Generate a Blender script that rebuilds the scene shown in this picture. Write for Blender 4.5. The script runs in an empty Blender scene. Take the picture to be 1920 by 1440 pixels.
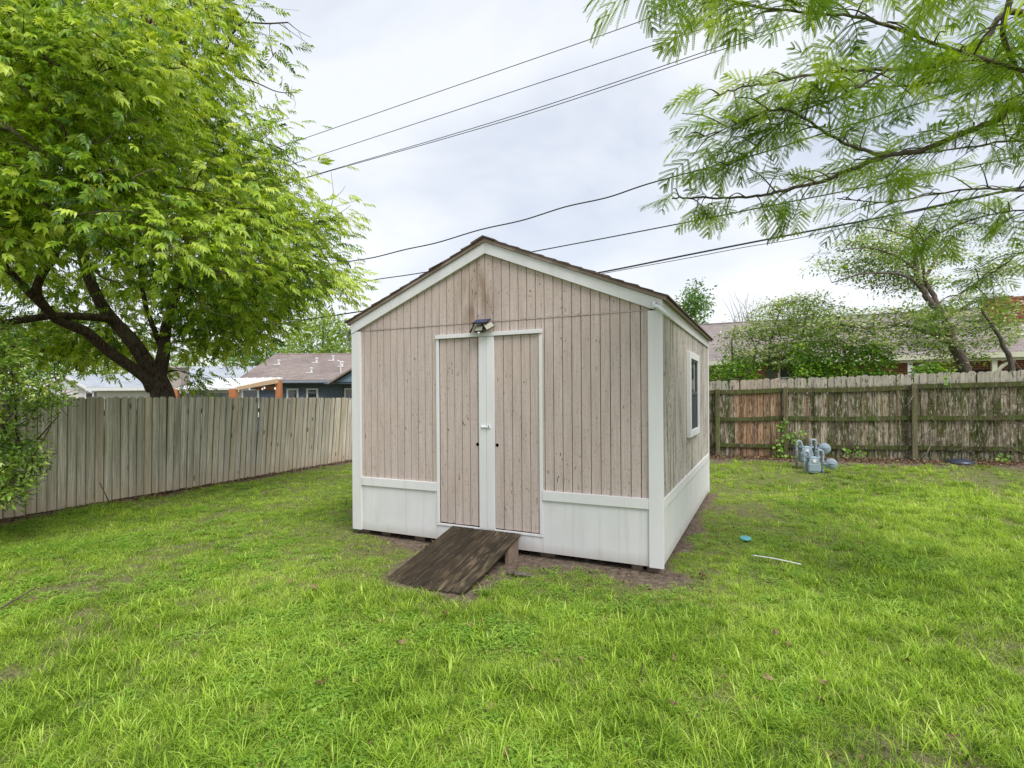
import bpy, math, random
import numpy as np
from mathutils import Matrix, Vector

R = math.radians
rng = np.random.default_rng(7)
random.seed(7)
sc = bpy.context.scene
COL = sc.collection

# ------------------------------------------------------------------ camera
EYE = 1.72
FPX, ROLL, HSHIFT = 1006.0, R(0.37), 20.0
cam_d = bpy.data.cameras.new('camera')
cam = bpy.data.objects.new('camera', cam_d)
COL.objects.link(cam)
cam.location = (0, 0, EYE)
cam.rotation_euler = (R(90), ROLL, 0)
cam_d.sensor_width = 36.0
cam_d.lens = 36.0 * FPX / 1920.0
cam_d.shift_y = HSHIFT / 1920.0
cam_d.clip_start = 0.05
cam_d.clip_end = 2000
sc.camera = cam

# ------------------------------------------------------------------ sky, sun, exposure
SUN_EL, SUN_AZ = 54.0, 151.0           # azimuth of the sun, degrees clockwise from +Y
w = bpy.data.worlds.new('World')
sc.world = w
w.use_nodes = True
wn = w.node_tree
wn.nodes.clear()
def wnode(t, **kw):
    n = wn.nodes.new(t)
    for k, v in kw.items():
        if hasattr(n, k): setattr(n, k, v)
        else: n.inputs[k].default_value = v
    return n
w_out = wnode('ShaderNodeOutputWorld')
w_bg = wnode('ShaderNodeBackground', Strength=0.1)
w_sky = wnode('ShaderNodeTexSky', sky_type='NISHITA', sun_disc=False, sun_elevation=R(SUN_EL), sun_rotation=R(SUN_AZ))
w_tc = wnode('ShaderNodeTexCoord')
w_sep = wnode('ShaderNodeSeparateXYZ')
wn.links.new(w_tc.outputs['Generated'], w_sep.inputs[0])
w_h = wnode('ShaderNodeMath', operation='MAXIMUM'); w_h.inputs[1].default_value = 0.0
wn.links.new(w_sep.outputs[2], w_h.inputs[0])
w_a = wnode('ShaderNodeMath', operation='ADD'); w_a.inputs[1].default_value = 0.35
wn.links.new(w_h.outputs[0], w_a.inputs[0])
w_div = wnode('ShaderNodeVectorMath', operation='DIVIDE')
wn.links.new(w_tc.outputs['Generated'], w_div.inputs[0])
w_cmb = wnode('ShaderNodeCombineXYZ')
for i in range(3): wn.links.new(w_a.outputs[0], w_cmb.inputs[i])
wn.links.new(w_cmb.outputs[0], w_div.inputs[1])
w_noise = wnode('ShaderNodeTexNoise', Scale=1.7, Detail=5.0, Roughness=0.52, Distortion=0.3)
wn.links.new(w_div.outputs[0], w_noise.inputs['Vector'])
w_ramp = wnode('ShaderNodeValToRGB')
w_ramp.color_ramp.elements[0].position = 0.36
w_ramp.color_ramp.elements[0].color = (0.56, 0.63, 0.76, 1)
w_ramp.color_ramp.elements[1].position = 0.64
w_ramp.color_ramp.elements[1].color = (0.90, 0.925, 0.97, 1)
wn.links.new(w_noise.outputs['Fac'], w_ramp.inputs[0])
w_hr = wnode('ShaderNodeMapRange')          # the cloud layer is thinner and brighter towards the horizon
w_hr.inputs['From Min'].default_value = 0.0; w_hr.inputs['From Max'].default_value = 0.42
w_hr.inputs['To Min'].default_value = 0.85; w_hr.inputs['To Max'].default_value = 0.0
wn.links.new(w_h.outputs[0], w_hr.inputs['Value'])
w_mixh = wnode('ShaderNodeMix', data_type='RGBA')
wn.links.new(w_hr.outputs[0], w_mixh.inputs[0])
wn.links.new(w_ramp.outputs[0], w_mixh.inputs[6])
w_mixh.inputs[7].default_value = (1.02, 1.03, 1.05, 1)
w_sc = wnode('ShaderNodeVectorMath', operation='SCALE'); w_sc.inputs['Scale'].default_value = 4.4
wn.links.new(w_mixh.outputs[2], w_sc.inputs[0])
w_mix = wnode('ShaderNodeMix', data_type='RGBA'); w_mix.inputs[0].default_value = 0.93
wn.links.new(w_sky.outputs[0], w_mix.inputs[6])
wn.links.new(w_sc.outputs[0], w_mix.inputs[7])
wn.links.new(w_mix.outputs[2], w_bg.inputs['Color'])
wn.links.new(w_bg.outputs[0], w_out.inputs[0])

sun_d = bpy.data.lights.new('sun', 'SUN')
sun = bpy.data.objects.new('sun', sun_d)
COL.objects.link(sun)
sun_d.energy = 1.5
sun_d.angle = R(35)
sun_d.color = (1.0, 0.97, 0.92)
_sd = Vector((math.sin(R(SUN_AZ)) * math.cos(R(SUN_EL)), math.cos(R(SUN_AZ)) * math.cos(R(SUN_EL)), math.sin(R(SUN_EL))))
sun.rotation_euler = _sd.to_track_quat('Z', 'Y').to_euler()
sun.location = (3, -6, 12)

sc.view_settings.view_transform = 'Standard'
sc.view_settings.look = 'None'
sc.view_settings.exposure = 1.32
sc.view_settings.gamma = 1.0
sc.view_settings.use_curve_mapping = False
sc.render.engine = 'CYCLES'
sc.cycles.max_bounces = 6
sc.cycles.diffuse_bounces = 3
sc.cycles.glossy_bounces = 2
sc.cycles.transmission_bounces = 4
sc.cycles.transparent_max_bounces = 8
sc.cycles.caustics_reflective = False
sc.cycles.caustics_refractive = False
sc.cycles.use_denoising = True
sc.cycles.denoising_prefilter = 'NONE'

# ------------------------------------------------------------------ places
def ray(px, py):
    dx, dy = px - 960.0, 720.0 - py
    c, s = math.cos(-ROLL), math.sin(-ROLL)
    return np.array([(c * dx - s * dy) / FPX, 1.0, (s * dx + c * dy + HSHIFT) / FPX])
def P(px, py, d):                          # a point at depth d seen at a pixel of the 1920 x 1440 photograph
    return ray(px, py) * d + np.array([0, 0, EYE])
B0 = np.array([-1.969, 6.711])             # front left corner of the shed
ANG = R(-25.5)
UX = np.array([math.cos(ANG), math.sin(ANG)])
UY = np.array([-math.sin(ANG), math.cos(ANG)])
def ab(x, y):                              # lot axes: a along the shed front, b away from it
    dx, dy = x - B0[0], y - B0[1]
    return dx * UX[0] + dy * UX[1], dx * UY[0] + dy * UY[1]
def xy(a, b):
    return B0[0] + a * UX[0] + b * UY[0], B0[1] + a * UX[1] + b * UY[1]
def sstep(e0, e1, v):
    t = np.clip((v - e0) / (e1 - e0), 0, 1)
    return t * t * (3 - 2 * t)
_lat = np.random.default_rng(11).random((256, 256))
def vnoise(x, y, s):
    x = np.asarray(x, float) * s + 500.3; y = np.asarray(y, float) * s + 311.7
    ix, iy = np.floor(x).astype(int), np.floor(y).astype(int)
    fx, fy = x - ix, y - iy
    fx = fx * fx * (3 - 2 * fx); fy = fy * fy * (3 - 2 * fy)
    g = lambda i, j: _lat[i % 256, j % 256]
    return (g(ix, iy) * (1 - fx) + g(ix + 1, iy) * fx) * (1 - fy) + (g(ix, iy + 1) * (1 - fx) + g(ix + 1, iy + 1) * fx) * fy
def fbm(x, y, s):
    return (vnoise(x, y, s) + .5 * vnoise(x, y, s * 2.1) + .25 * vnoise(x, y, s * 4.3)) / 1.75
def gz(x, y):
    x = np.asarray(x, float); y = np.asarray(y, float)
    a, b = ab(x, y)
    z = -0.13 * sstep(0.5, 5.5, -a) + (0.12 + 0.022 * np.clip(a, -6, 12)) * sstep(4.4, 8.6, b)
    z = z + 0.06 * sstep(4.2, 9, a) * (1 - sstep(4.4, 8.6, b))
    return z + 0.035 * (fbm(x, y, 0.9) - .5)
def hit(px, py):                           # where the ground shows at a pixel
    r = ray(px, py); d = 1.5
    for _ in range(4000):
        p = r * d
        if EYE + p[2] <= gz(p[0], p[1]): break
        d += 0.01
    return np.array([p[0], p[1], float(gz(p[0], p[1]))])
def on_b(px, py, b):                       # a point on the upright plane at lot distance b
    r = ray(px, py)
    d = (b + B0 @ UY) / (r[:2] @ UY)
    return P(px, py, d)
def shed_dist(a, b):
    dx = np.maximum(np.maximum(-a, a - 3.75), 0); dy = np.maximum(np.maximum(-b, b - 4.37), 0)
    return np.hypot(dx, dy)
def lawn_density(x, y):
    a, b = ab(x, y)
    n = fbm(x, y, 1.3)
    ds = shed_dist(a, b)
    ext = 0.09 + 0.17 * sstep(.6, 1.4, a) * (b < .1) + 0.02 * (a > 3.7)
    d = sstep(ext * .4, ext * 1.9, ds + (n - .5) * .5)
    zone = sstep(.3, .9, a) * (1 - sstep(3.7, 4.2, a)) * sstep(-.95, -.45, b + (n - .5) * .6) * (b < .1)
    d = d * (1 - .45 * zone)
    dr = np.hypot(np.maximum(np.abs(a - 1.87) - .45, 0), np.maximum(np.abs(b + .6) - .62, 0))
    d = d * sstep(-.02, .26, dr + (n - .5) * .4)
    d = d * (1 - sstep(7.35, 8.0, b + (n - .5) * 1.0)) * sstep(-5.75, -5.2, a + (n - .5) * .7 + 0.02 * b)
    patch = sstep(.20, .46, fbm(x + 31, y - 9, 0.8)) * .56 + .44
    small = sstep(.18, .42, vnoise(x - 7, y + 3, 3.1))
    return d * patch * (.6 + .4 * small)

# ------------------------------------------------------------------ mesh helpers
class MB:
    def __init__(s):
        s.V = []; s.F = []; s.n = 0
    def add(s, verts, faces):
        s.V.extend([tuple(map(float, v)) for v in verts])
        s.F.extend([tuple(i + s.n for i in f) for f in faces]); s.n += len(verts); return s
    def box(s, x0, x1, y0, y1, z0, z1):
        v = [(x0, y0, z0), (x1, y0, z0), (x1, y1, z0), (x0, y1, z0), (x0, y0, z1), (x1, y0, z1), (x1, y1, z1), (x0, y1, z1)]
        return s.add(v, [(3, 2, 1, 0), (4, 5, 6, 7), (0, 1, 5, 4), (1, 2, 6, 5), (2, 3, 7, 6), (3, 0, 4, 7)])
    def prism(s, poly, axis, t0, t1):      # poly of 2-D points, extruded along an axis (0 x, 1 y, 2 z)
        n = len(poly); vs = []
        for t in (t0, t1):
            for p in poly:
                c = list(p); c.insert(axis, t); vs.append(c)
        return s.add(vs, [tuple(range(n)), tuple(range(2 * n - 1, n - 1, -1))] + [(i, n + i, n + (i + 1) % n, (i + 1) % n) for i in range(n)])
    def tube(s, pts, rad, k=8, caps=True):
        pts = np.asarray(pts, float); m = len(pts)
        rad = np.full(m, rad) if np.isscalar(rad) else np.asarray(rad, float)
        tg = np.gradient(pts, axis=0); tg /= (np.linalg.norm(tg, axis=1, keepdims=True) + 1e-9)
        up = np.array([0, 0, 1.0]) if abs(tg[0][2]) < .9 else np.array([1.0, 0, 0])
        base = s.n; vs = []
        nrm = np.cross(tg[0], up); nrm /= np.linalg.norm(nrm)
        for i in range(m):
            nrm = nrm - tg[i] * (nrm @ tg[i]); nrm /= (np.linalg.norm(nrm) + 1e-9)
            bn = np.cross(tg[i], nrm)
            for j in range(k):
                a = 2 * math.pi * j / k
                vs.append(pts[i] + rad[i] * (math.cos(a) * nrm + math.sin(a) * bn))
        fs = [(i * k + j, i * k + (j + 1) % k, (i + 1) * k + (j + 1) % k, (i + 1) * k + j) for i in range(m - 1) for j in range(k)]
        if caps: fs += [tuple(range(k - 1, -1, -1)), tuple((m - 1) * k + j for j in range(k))]
        return s.add(vs, fs)
    def lathe(s, prof, c, axis=(0, 0, 1), k=20):
        ax = Vector(axis).normalized(); q = ax.to_track_quat('Z', 'Y')
        vs = []
        for r, h in prof:
            for j in range(k):
                a = 2 * math.pi * j / k
                vs.append(Vector(c) + q @ Vector((r * math.cos(a), r * math.sin(a), h)))
        m = len(prof)
        fs = [(i * k + j, i * k + (j + 1) % k, (i + 1) * k + (j + 1) % k, (i + 1) * k + j) for i in range(m - 1) for j in range(k)]
        fs += [tuple(range(k - 1, -1, -1)), tuple((m - 1) * k + j for j in range(k))]
        return s.add(vs, fs)
    def mesh(s, name, smooth=False):
        me = bpy.data.meshes.new(name)
        me.from_pydata(s.V, [], s.F); me.update()
        if smooth: me.polygons.foreach_set('use_smooth', [True] * len(me.polygons))
        return me
    def build(s, name, m, parent=None, smooth=False, bevel=0):
        return link(name, s.mesh(name, smooth), m, parent, bevel)

def link(name, me, m=None, parent=None, bevel=0):
    o = bpy.data.objects.new(name, me)
    COL.objects.link(o)
    if m is not None and not me.materials: me.materials.append(m)
    if parent is not None: o.parent = parent
    if bevel:
        b = o.modifiers.new('edge', 'BEVEL'); b.width = bevel; b.segments = 2; b.limit_method = 'ANGLE'
    return o
def tag(o, label=None, cat=None, group=None, kind=None):
    for k, v in (('label', label), ('category', cat), ('group', group), ('kind', kind)):
        if v: o[k] = v
    return o
def empty(name, loc=(0, 0, 0), rz=0):
    o = bpy.data.objects.new(name, None); COL.objects.link(o)
    o.empty_display_size = .1; o.location = loc; o.rotation_euler = (0, 0, rz)
    return o
def tri_mesh(name, V, T, var=None, smooth=False):
    V = np.ascontiguousarray(V, np.float32); T = np.ascontiguousarray(T, np.int32)
    me = bpy.data.meshes.new(name)
    me.vertices.add(len(V)); me.vertices.foreach_set('co', V.ravel())
    me.loops.add(T.size); me.loops.foreach_set('vertex_index', T.ravel())
    me.polygons.add(len(T)); me.polygons.foreach_set('loop_start', np.arange(0, T.size, 3, dtype=np.int32))
    me.polygons.foreach_set('loop_total', np.full(len(T), 3, np.int32))
    if smooth: me.polygons.foreach_set('use_smooth', np.ones(len(T), bool))
    if var is not None:
        at = me.attributes.new('var', 'FLOAT', 'POINT'); at.data.foreach_set('value', np.ascontiguousarray(var, np.float32))
    me.update(calc_edges=True)
    return me
def scatter(tv, tt, Rm, t, s=None):
    m, n = len(t), len(tv)
    Vv = np.einsum('mij,nj->mni', Rm, tv)
    if s is not None: Vv = Vv * s[:, None, None]
    Vv = Vv + t[:, None, :]
    Tt = tt[None] + (np.arange(m) * n)[:, None, None]
    return Vv.reshape(-1, 3), Tt.reshape(-1, 3)
def frames(fwd, up):                       # rotation matrices with x along fwd, z near up
    f = fwd / (np.linalg.norm(fwd, axis=1, keepdims=True) + 1e-9)
    y = np.cross(up, f); y /= (np.linalg.norm(y, axis=1, keepdims=True) + 1e-9)
    z = np.cross(f, y)
    return np.stack([f, y, z], axis=2)
def unit(n):
    v = rng.normal(size=(n, 3)); return v / np.linalg.norm(v, axis=1, keepdims=True)

# ------------------------------------------------------------------ materials
class NT:
    def __init__(s, name, rough=.8, spec=.3):
        s.m = bpy.data.materials.new(name); s.m.use_nodes = True
        s.t = s.m.node_tree; s.b = s.t.nodes['Principled BSDF']; s.out = s.t.nodes['Material Output']
        s.b.inputs['Roughness'].default_value = rough
        s.b.inputs['Specular IOR Level'].default_value = spec
        s.tc = s.t.nodes.new('ShaderNodeTexCoord')
    def n(s, typ, ins=None, **kw):
        nd = s.t.nodes.new(typ)
        for k, v in kw.items(): setattr(nd, k, v)
        for k, v in (ins or {}).items():
            if isinstance(v, bpy.types.NodeSocket): s.t.links.new(v, nd.inputs[k])
            else: nd.inputs[k].default_value = v
        return nd
    def link(s, a, b): s.t.links.new(a, b)
    def coords(s, scale=(1, 1, 1), src='Object', jitter=False):
        v = s.tc.outputs[src]
        if jitter:
            oi = s.n('ShaderNodeObjectInfo')
            sc_ = s.n('ShaderNodeMath', {0: oi.outputs['Random'], 1: 57.0}, operation='MULTIPLY')
            v = s.n('ShaderNodeVectorMath', {0: v, 1: sc_.outputs[0]}, operation='ADD').outputs[0]
        return s.n('ShaderNodeMapping', {'Vector': v, 'Scale': scale}).outputs[0]
    def noise(s, vec, scale=5, detail=4, rough=.55, dist=0):
        return s.n('ShaderNodeTexNoise', {'Vector': vec, 'Scale': scale, 'Detail': detail, 'Roughness': rough, 'Distortion': dist}).outputs['Fac']
    def rng(s, v, a, b, c=0.0, d=1.0, smooth=False):
        nd = s.n('ShaderNodeMapRange', {'Value': v, 'From Min': a, 'From Max': b, 'To Min': c, 'To Max': d})
        if smooth: nd.interpolation_type = 'SMOOTHSTEP'
        return nd.outputs[0]
    def mix(s, f, a, b, mode='MIX'):
        nd = s.n('ShaderNodeMix', data_type='RGBA', blend_type=mode)
        for sock, v in ((0, f), (6, a), (7, b)):
            if isinstance(v, bpy.types.NodeSocket): s.t.links.new(v, nd.inputs[sock])
            elif sock == 0: nd.inputs[0].default_value = v
            else: nd.inputs[sock].default_value = (*v, 1)
        return nd.outputs[2]
    def math(s, op, a, b=None):
        nd = s.n('ShaderNodeMath', operation=op)
        for i, v in enumerate((a, b)):
            if v is None: continue
            if isinstance(v, bpy.types.NodeSocket): s.t.links.new(v, nd.inputs[i])
            else: nd.inputs[i].default_value = v
        return nd.outputs[0]
    def ramp(s, v, stops):
        nd = s.n('ShaderNodeValToRGB', {0: v}); cr = nd.color_ramp
        while len(cr.elements) < len(stops): cr.elements.new(.5)
        for e, (p, c) in zip(cr.elements, stops): e.position = p; e.color = (*c, 1)
        return nd.outputs[0]
    def color(s, c):
        if isinstance(c, bpy.types.NodeSocket): s.t.links.new(c, s.b.inputs['Base Color'])
        else: s.b.inputs['Base Color'].default_value = (*c, 1)
        return s
    def bump(s, h, strength=.3, dist=.01):
        nd = s.n('ShaderNodeBump', {'Height': h, 'Strength': strength, 'Distance': dist})
        s.t.links.new(nd.outputs[0], s.b.inputs['Normal']); return s
    def rand(s): return s.n('ShaderNodeObjectInfo').outputs['Random']

def flat(name, col, rough=.7, spec=.3, metal=0, var=.12):
    k = NT(name, rough, spec); k.b.inputs['Metallic'].default_value = metal
    f = k.noise(k.coords(), 7, 5)
    k.color(k.mix(k.rng(f, .3, .7), [c * (1 - var) for c in col], [min(1, c * (1 + var)) for c in col])); return k.m

def leaf_mat(name, stops, trans=.4, rough=.45, spec=.35):
    k = NT(name, rough, spec)
    at = k.n('ShaderNodeAttribute', attribute_name='var').outputs['Fac']
    c = k.ramp(at, stops)
    k.color(c)
    tr = k.n('ShaderNodeBsdfTranslucent', {'Color': k.mix(1.0, c, (1.25, 1.15, .55), 'MULTIPLY')})
    mx = k.n('ShaderNodeMixShader', {0: trans, 1: k.b.outputs[0], 2: tr.outputs[0]})
    k.link(mx.outputs[0], k.out.inputs[0]); return k.m

MAT = {}
# siding: chalky pinkish beige paint, worn
def siding(name, base, dark, streak, stain, chips, yaxis=False):
    k = NT(name, .85, .2)
    g = k.noise(k.coords((60, 60, 2.2)), 1, 6, .65)
    g2 = k.noise(k.coords((9, 9, 1.1)), 1, 4, .55)
    g3 = k.noise(k.coords((2.2, 2.2, 150)), 1, 3, .6)
    c = k.mix(k.rng(g, .35, .75), base, dark)
    c = k.mix(k.math('MULTIPLY', k.rng(g2, .45, .72), streak), c, [v * .45 for v in dark])
    c = k.mix(k.math('MULTIPLY', k.rng(g3, .5, .75), .22), c, dark)
    if stain:
        d = k.n('ShaderNodeVectorMath', {0: k.tc.outputs['Object'], 1: (1.74, 0, 2.78)}, operation='SUBTRACT').outputs[0]
        d = k.n('ShaderNodeVectorMath', {0: d, 1: (1.5, .1, .75)}, operation='MULTIPLY').outputs[0]
        ln = k.n('ShaderNodeVectorMath', {0: d}, operation='LENGTH').outputs['Value']
        f = k.math('MULTIPLY', k.rng(ln, .1, .62, 1, 0, True), k.rng(k.noise(k.coords((9, 9, 2.5)), 1, 4), .35, .62))
        c = k.mix(k.math('MULTIPLY', f, .8), c, (.20, .125, .075))
    # a dirty, sun-tanned cast in broad patches
    c = k.mix(k.math('MULTIPLY', k.rng(k.noise(k.coords((1.5, 1.5, .9)), 1, 3), .45, .7), .35), c, [base[0] * .86, base[1] * .82, base[2] * .72])
    ch = k.noise(k.coords((48, 48, 16)), 1, 3, .5, .6)
    ch2 = k.noise(k.coords((3, 3, 2)), 1, 2)
    f = k.math('MULTIPLY', k.rng(ch, chips, chips + .03), k.rng(ch2, .42, .6))
    zc = k.n('ShaderNodeSeparateXYZ', {0: k.tc.outputs['Object']}).outputs[2]
    low_ = k.math('MULTIPLY', k.rng(zc, .95, .25), k.rng(k.noise(k.coords((30, 30, 7)), 1, 4, .6, .5), .635, .67))
    f = k.math('MAXIMUM', f, low_)
    fs = k.math('MULTIPLY', k.rng(k.noise(k.coords((90, 90, 30)), 1, 2), .60, .66), .55)
    c = k.mix(fs, c, [v * .6 for v in dark])
    c = k.mix(f, c, (.075, .045, .032))
    k.color(c)
    k.bump(k.math('ADD', k.math('SUBTRACT', g, f), k.math('MULTIPLY', g3, .6)), .35, .004)
    return k.m
MAT['siding'] = siding('painted_siding', (.575, .485, .45), (.40, .32, .285), .22, True, .655)
MAT['side_siding'] = siding('weathered_siding', (.62, .575, .53), (.27, .235, .195), .95, False, .58)
MAT['groove'] = flat('groove_wood', (.05, .032, .026))
def trim(name, col, dirt):
    k = NT(name, .55, .35)
    f = k.noise(k.coords((3, 3, 1.2)), 1.5, 5)
    h = k.noise(k.coords((4, 4, 90)), 1, 3)
    c = k.mix(k.math('MULTIPLY', k.rng(f, .42, .75), dirt), col, [v * .6 for v in col])
    c = k.mix(k.math('MULTIPLY', k.rng(h, .5, .75), dirt * .5), c, [v * .7 for v in col])
    sp = k.noise(k.coords((1, 1, 1)), 55, 2)
    c = k.mix(k.math('MULTIPLY', k.rng(sp, .72, .78), dirt), c, (.3, .24, .18))
    gr = k.noise(k.coords((11, 11, .5)), 1, 4)
    c = k.mix(k.math('MULTIPLY', k.rng(gr, .52, .7), dirt * 1.1), c, (.36, .33, .28))
    if dirt > .15: # mud splashed up from the soil
        zc = k.n('ShaderNodeSeparateXYZ', {0: k.tc.outputs['Object']}).outputs[2]
        c = k.mix(k.math('MULTIPLY', k.rng(k.math('ADD', zc, k.math('MULTIPLY', f, .18)), .20, .08), .5), c, (.33, .28, .22))
    k.color(c).bump(h, .12, .003); return k.m
MAT['white'] = trim('white_trim_paint', (.69, .682, .69), .15)
MAT['skirt'] = trim('white_skirt_paint', (.68, .672, .68), .22)
MAT['taupe'] = flat('taupe_trim', (.29, .22, .19), .7)
MAT['shingle'] = flat('brown_shingle', (.10, .075, .065), .9, .2, 0, .35)
MAT['dark_metal'] = flat('black_plastic', (.02, .021, .024), .45, .4)
MAT['solar'] = flat('solar_cell', (.012, .03, .10), .15, .6)
k = NT('lamp_lens', .35, .5); k.color(k.mix(k.n('ShaderNodeTexChecker', {'Vector': k.coords(), 'Scale': 90.0}).outputs['Fac'], (.34, .34, .24), (.22, .22, .16))); MAT['lens'] = k.m
MAT['clear_white'] = flat('white_plastic', (.72, .73, .75), .35, .5)
MAT['screen'] = flat('window_screen', (.045, .05, .062), .6, .3)
k = NT('window_glass', .04, .8); k.color((.035, .045, .05)); MAT['glass'] = k.m
MAT['sash'] = flat('dark_sash', (.09, .095, .10), .5)
MAT['hole'] = flat('hole_shade', (.006, .004, .004), 1, 0)
MAT['block'] = flat('pier_block', (.20, .15, .115), .95, .2, 0, .3)
MAT['cable'] = flat('grey_cable', (.22, .23, .25), .5, .4)
MAT['wire'] = flat('utility_wire', (.035, .035, .04), .6, .3)

# fence timber; every picket is its own object, so the object's random number moves the grain
def timber(name, cols, moss, moss_amt, warm=None, edge=.07, speck=0.0, dark=.6, along='z', dist=.9, stretch=1.1, fig=.5, pale=None):
    k = NT(name, .9, .15)
    v = k.coords((1, 1, 1), jitter=True)
    st = lambda a_, b_: (a_, a_, b_) if along == 'z' else (a_, b_, a_)
    vs = k.n('ShaderNodeMapping', {'Vector': v, 'Scale': st(26, stretch)}).outputs[0]
    g = k.noise(vs, 1, 6, .62, dist)
    vb = k.n('ShaderNodeMapping', {'Vector': v, 'Scale': st(9, .55)}).outputs[0]
    b = k.noise(vb, 1, 4, .55, .4)
    c = k.ramp(g, [(.36, cols[0]), (.5, cols[1]), (.63, cols[2])])
    c = k.mix(k.math('MULTIPLY', k.rng(b, .47, .62), dark), c, [x * .40 for x in cols[0]])
    c = k.mix(k.math('MULTIPLY', k.math('POWER', k.rand(), 2.0), .55), c, [x * .55 for x in cols[1]])
    r7 = k.math('FRACT', k.math('MULTIPLY', k.rand(), 7.31)); r13 = k.math('FRACT', k.math('MULTIPLY', k.rand(), 13.7))
    c = k.mix(k.math('MULTIPLY', k.rng(r7, .6, 1.0), .45), c, [cols[1][0] * .95, cols[1][1] * .82, cols[1][2] * .66])
    c = k.mix(k.math('MULTIPLY', k.rng(r13, .7, 1.0), .4), c, [cols[0][0] * .62, cols[0][1] * .66, cols[0][2] * .70])
    if along == 'z' and edge < .1: # rain stains running down from the top of the board
        z_ = k.n('ShaderNodeSeparateXYZ', {0: k.tc.outputs['Object']}).outputs[2]
        rs = k.noise(k.n('ShaderNodeMapping', {'Vector': v, 'Scale': (16, 16, .25)}).outputs[0], 1, 3)
        c = k.mix(k.math('MULTIPLY', k.math('MULTIPLY', k.rng(rs, .48, .62), k.rng(z_, .5, 1.75)), .42), c, [cols[0][0] * .42, cols[0][1] * .45, cols[0][2] * .40])
    wv = k.n('ShaderNodeTexWave', {'Vector': k.n('ShaderNodeMapping', {'Vector': v, 'Scale': st(1, .10)}).outputs[0], 'Scale': 11.0, 'Distortion': 9.0, 'Detail': 2.0, 'Detail Scale': 1.2}, wave_type='BANDS', bands_direction='X').outputs['Fac']
    c = k.mix(k.math('MULTIPLY', k.rng(wv, .62, .92), fig), c, [x * .62 for x in cols[0]])
    kn = k.n('ShaderNodeTexVoronoi', {'Vector': k.n('ShaderNodeMapping', {'Vector': v, 'Scale': st(5, 1.6)}).outputs[0], 'Scale': 1.0}).outputs['Distance']
    c = k.mix(k.rng(kn, .13, .09), c, [x * .35 for x in cols[0]])
    if warm: # rain-splashed earth tone on the lowest part of every board
        z = k.n('ShaderNodeSeparateXYZ', {0: k.tc.outputs['Object']}).outputs[2]
        zz = k.math('ADD', z, k.math('MULTIPLY', g, .5))
        c = k.mix(k.math('MULTIPLY', k.rng(zz, .25, .75, 1, 0, True), .55), c, warm)
    mv = k.n('ShaderNodeMapping', {'Vector': v, 'Scale': st(5, 1.6)}).outputs[0]
    mn = k.noise(mv, 1, 5, .6)
    x = k.n('ShaderNodeSeparateXYZ', {0: k.tc.outputs['Object']}).outputs[0]
    ex = k.rng(k.math('ABSOLUTE', x), edge * .55, edge, 0, 1)
    mf = k.math('MAXIMUM', k.math('MULTIPLY', ex, k.rng(mn, .35, .6)), k.rng(mn, .62 - moss_amt * .2, .78 - moss_amt * .2))
    c = k.mix(k.math('MULTIPLY', mf, min(1, .55 + moss_amt * .4)), c, moss)
    if edge < .1: c = k.mix(k.math('MULTIPLY', k.rng(k.math('ABSOLUTE', x), .058, .067), .85), c, [q * .55 for q in moss])
    if pale: # the tips that stand clear above the top rail are bleached
        z = k.n('ShaderNodeSeparateXYZ', {0: k.tc.outputs['Object']}).outputs[2]
        c = k.mix(k.math('MULTIPLY', k.rng(z, 1.57, 1.63), .5), c, pale)
    if speck:
        sp = k.noise(k.n('ShaderNodeMapping', {'Vector': v, 'Scale': st(1, .22)}).outputs[0], 32, 4, .7)
        c = k.mix(k.math('MULTIPLY', k.rng(sp, .56, .62), speck), c, (.03, .025, .018))
        c = k.mix(k.math('MULTIPLY', k.rng(sp, .44, .38), speck), c, (.46, .42, .36))
    k.color(c).bump(g, .5, .004); return k.m
MAT['picket'] = timber('grey_picket_wood', [(.48, .42, .335), (.75, .67, .575), (.90, .84, .75)], (.26, .27, .12), .04, (.52, .40, .28), .07, .12, .5)
MAT['old_picket'] = timber('mossy_picket_wood', [(.20, .16, .10), (.42, .35, .26), (.78, .70, .58)], (.07, .082, .02), .95, None, .07, .85, 1.0, 'z', .9, 1.1, .5, (.62, .57, .50))
MAT['red_picket'] = timber('reddish_picket_wood', [(.26, .13, .075), (.50, .31, .19), (.70, .53, .40)], (.10, .09, .04), .3, None, .07, .7, .75, 'z', .9, 1.1, .6, (.62, .57, .50))
MAT['rail'] = timber('mossy_rail_wood', [(.075, .062, .035), (.115, .10, .055), (.17, .15, .09)], (.085, .115, .025), .75, None, .3, .3)
MAT['post'] = timber('mossy_post_wood', [(.14, .12, .075), (.21, .185, .115), (.29, .265, .17)], (.12, .145, .04), .6, None, .06, .2)
MAT['ramp'] = timber('wet_ramp_wood', [(.038, .030, .021), (.070, .054, .037), (.165, .125, .078)], (.075, .075, .025), -.2, None, 2.0, 0, .3, 'y', .2, .5, .4)

def bark(name, a, b, s=9):
    k = NT(name, .95, .15)
    v = k.coords((1, 1, .35))
    n1 = k.noise(v, s * 3, 6, .65, .5)
    n2 = k.noise(k.coords(), 3, 4)
    c = k.mix(k.rng(n1, .38, .66), a, b)
    c = k.mix(k.math('MULTIPLY', k.rng(n2, .5, .7), .35), c, (.10, .11, .06))
    k.color(c).bump(n1, .9, .02); return k.m
MAT['bark'] = bark('dark_bark', (.030, .022, .018), (.135, .098, .072))
MAT['bark2'] = bark('grey_bark', (.085, .068, .058), (.21, .175, .15))
MAT['twig'] = bark('twig_bark', (.12, .095, .075), (.25, .205, .165))

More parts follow.
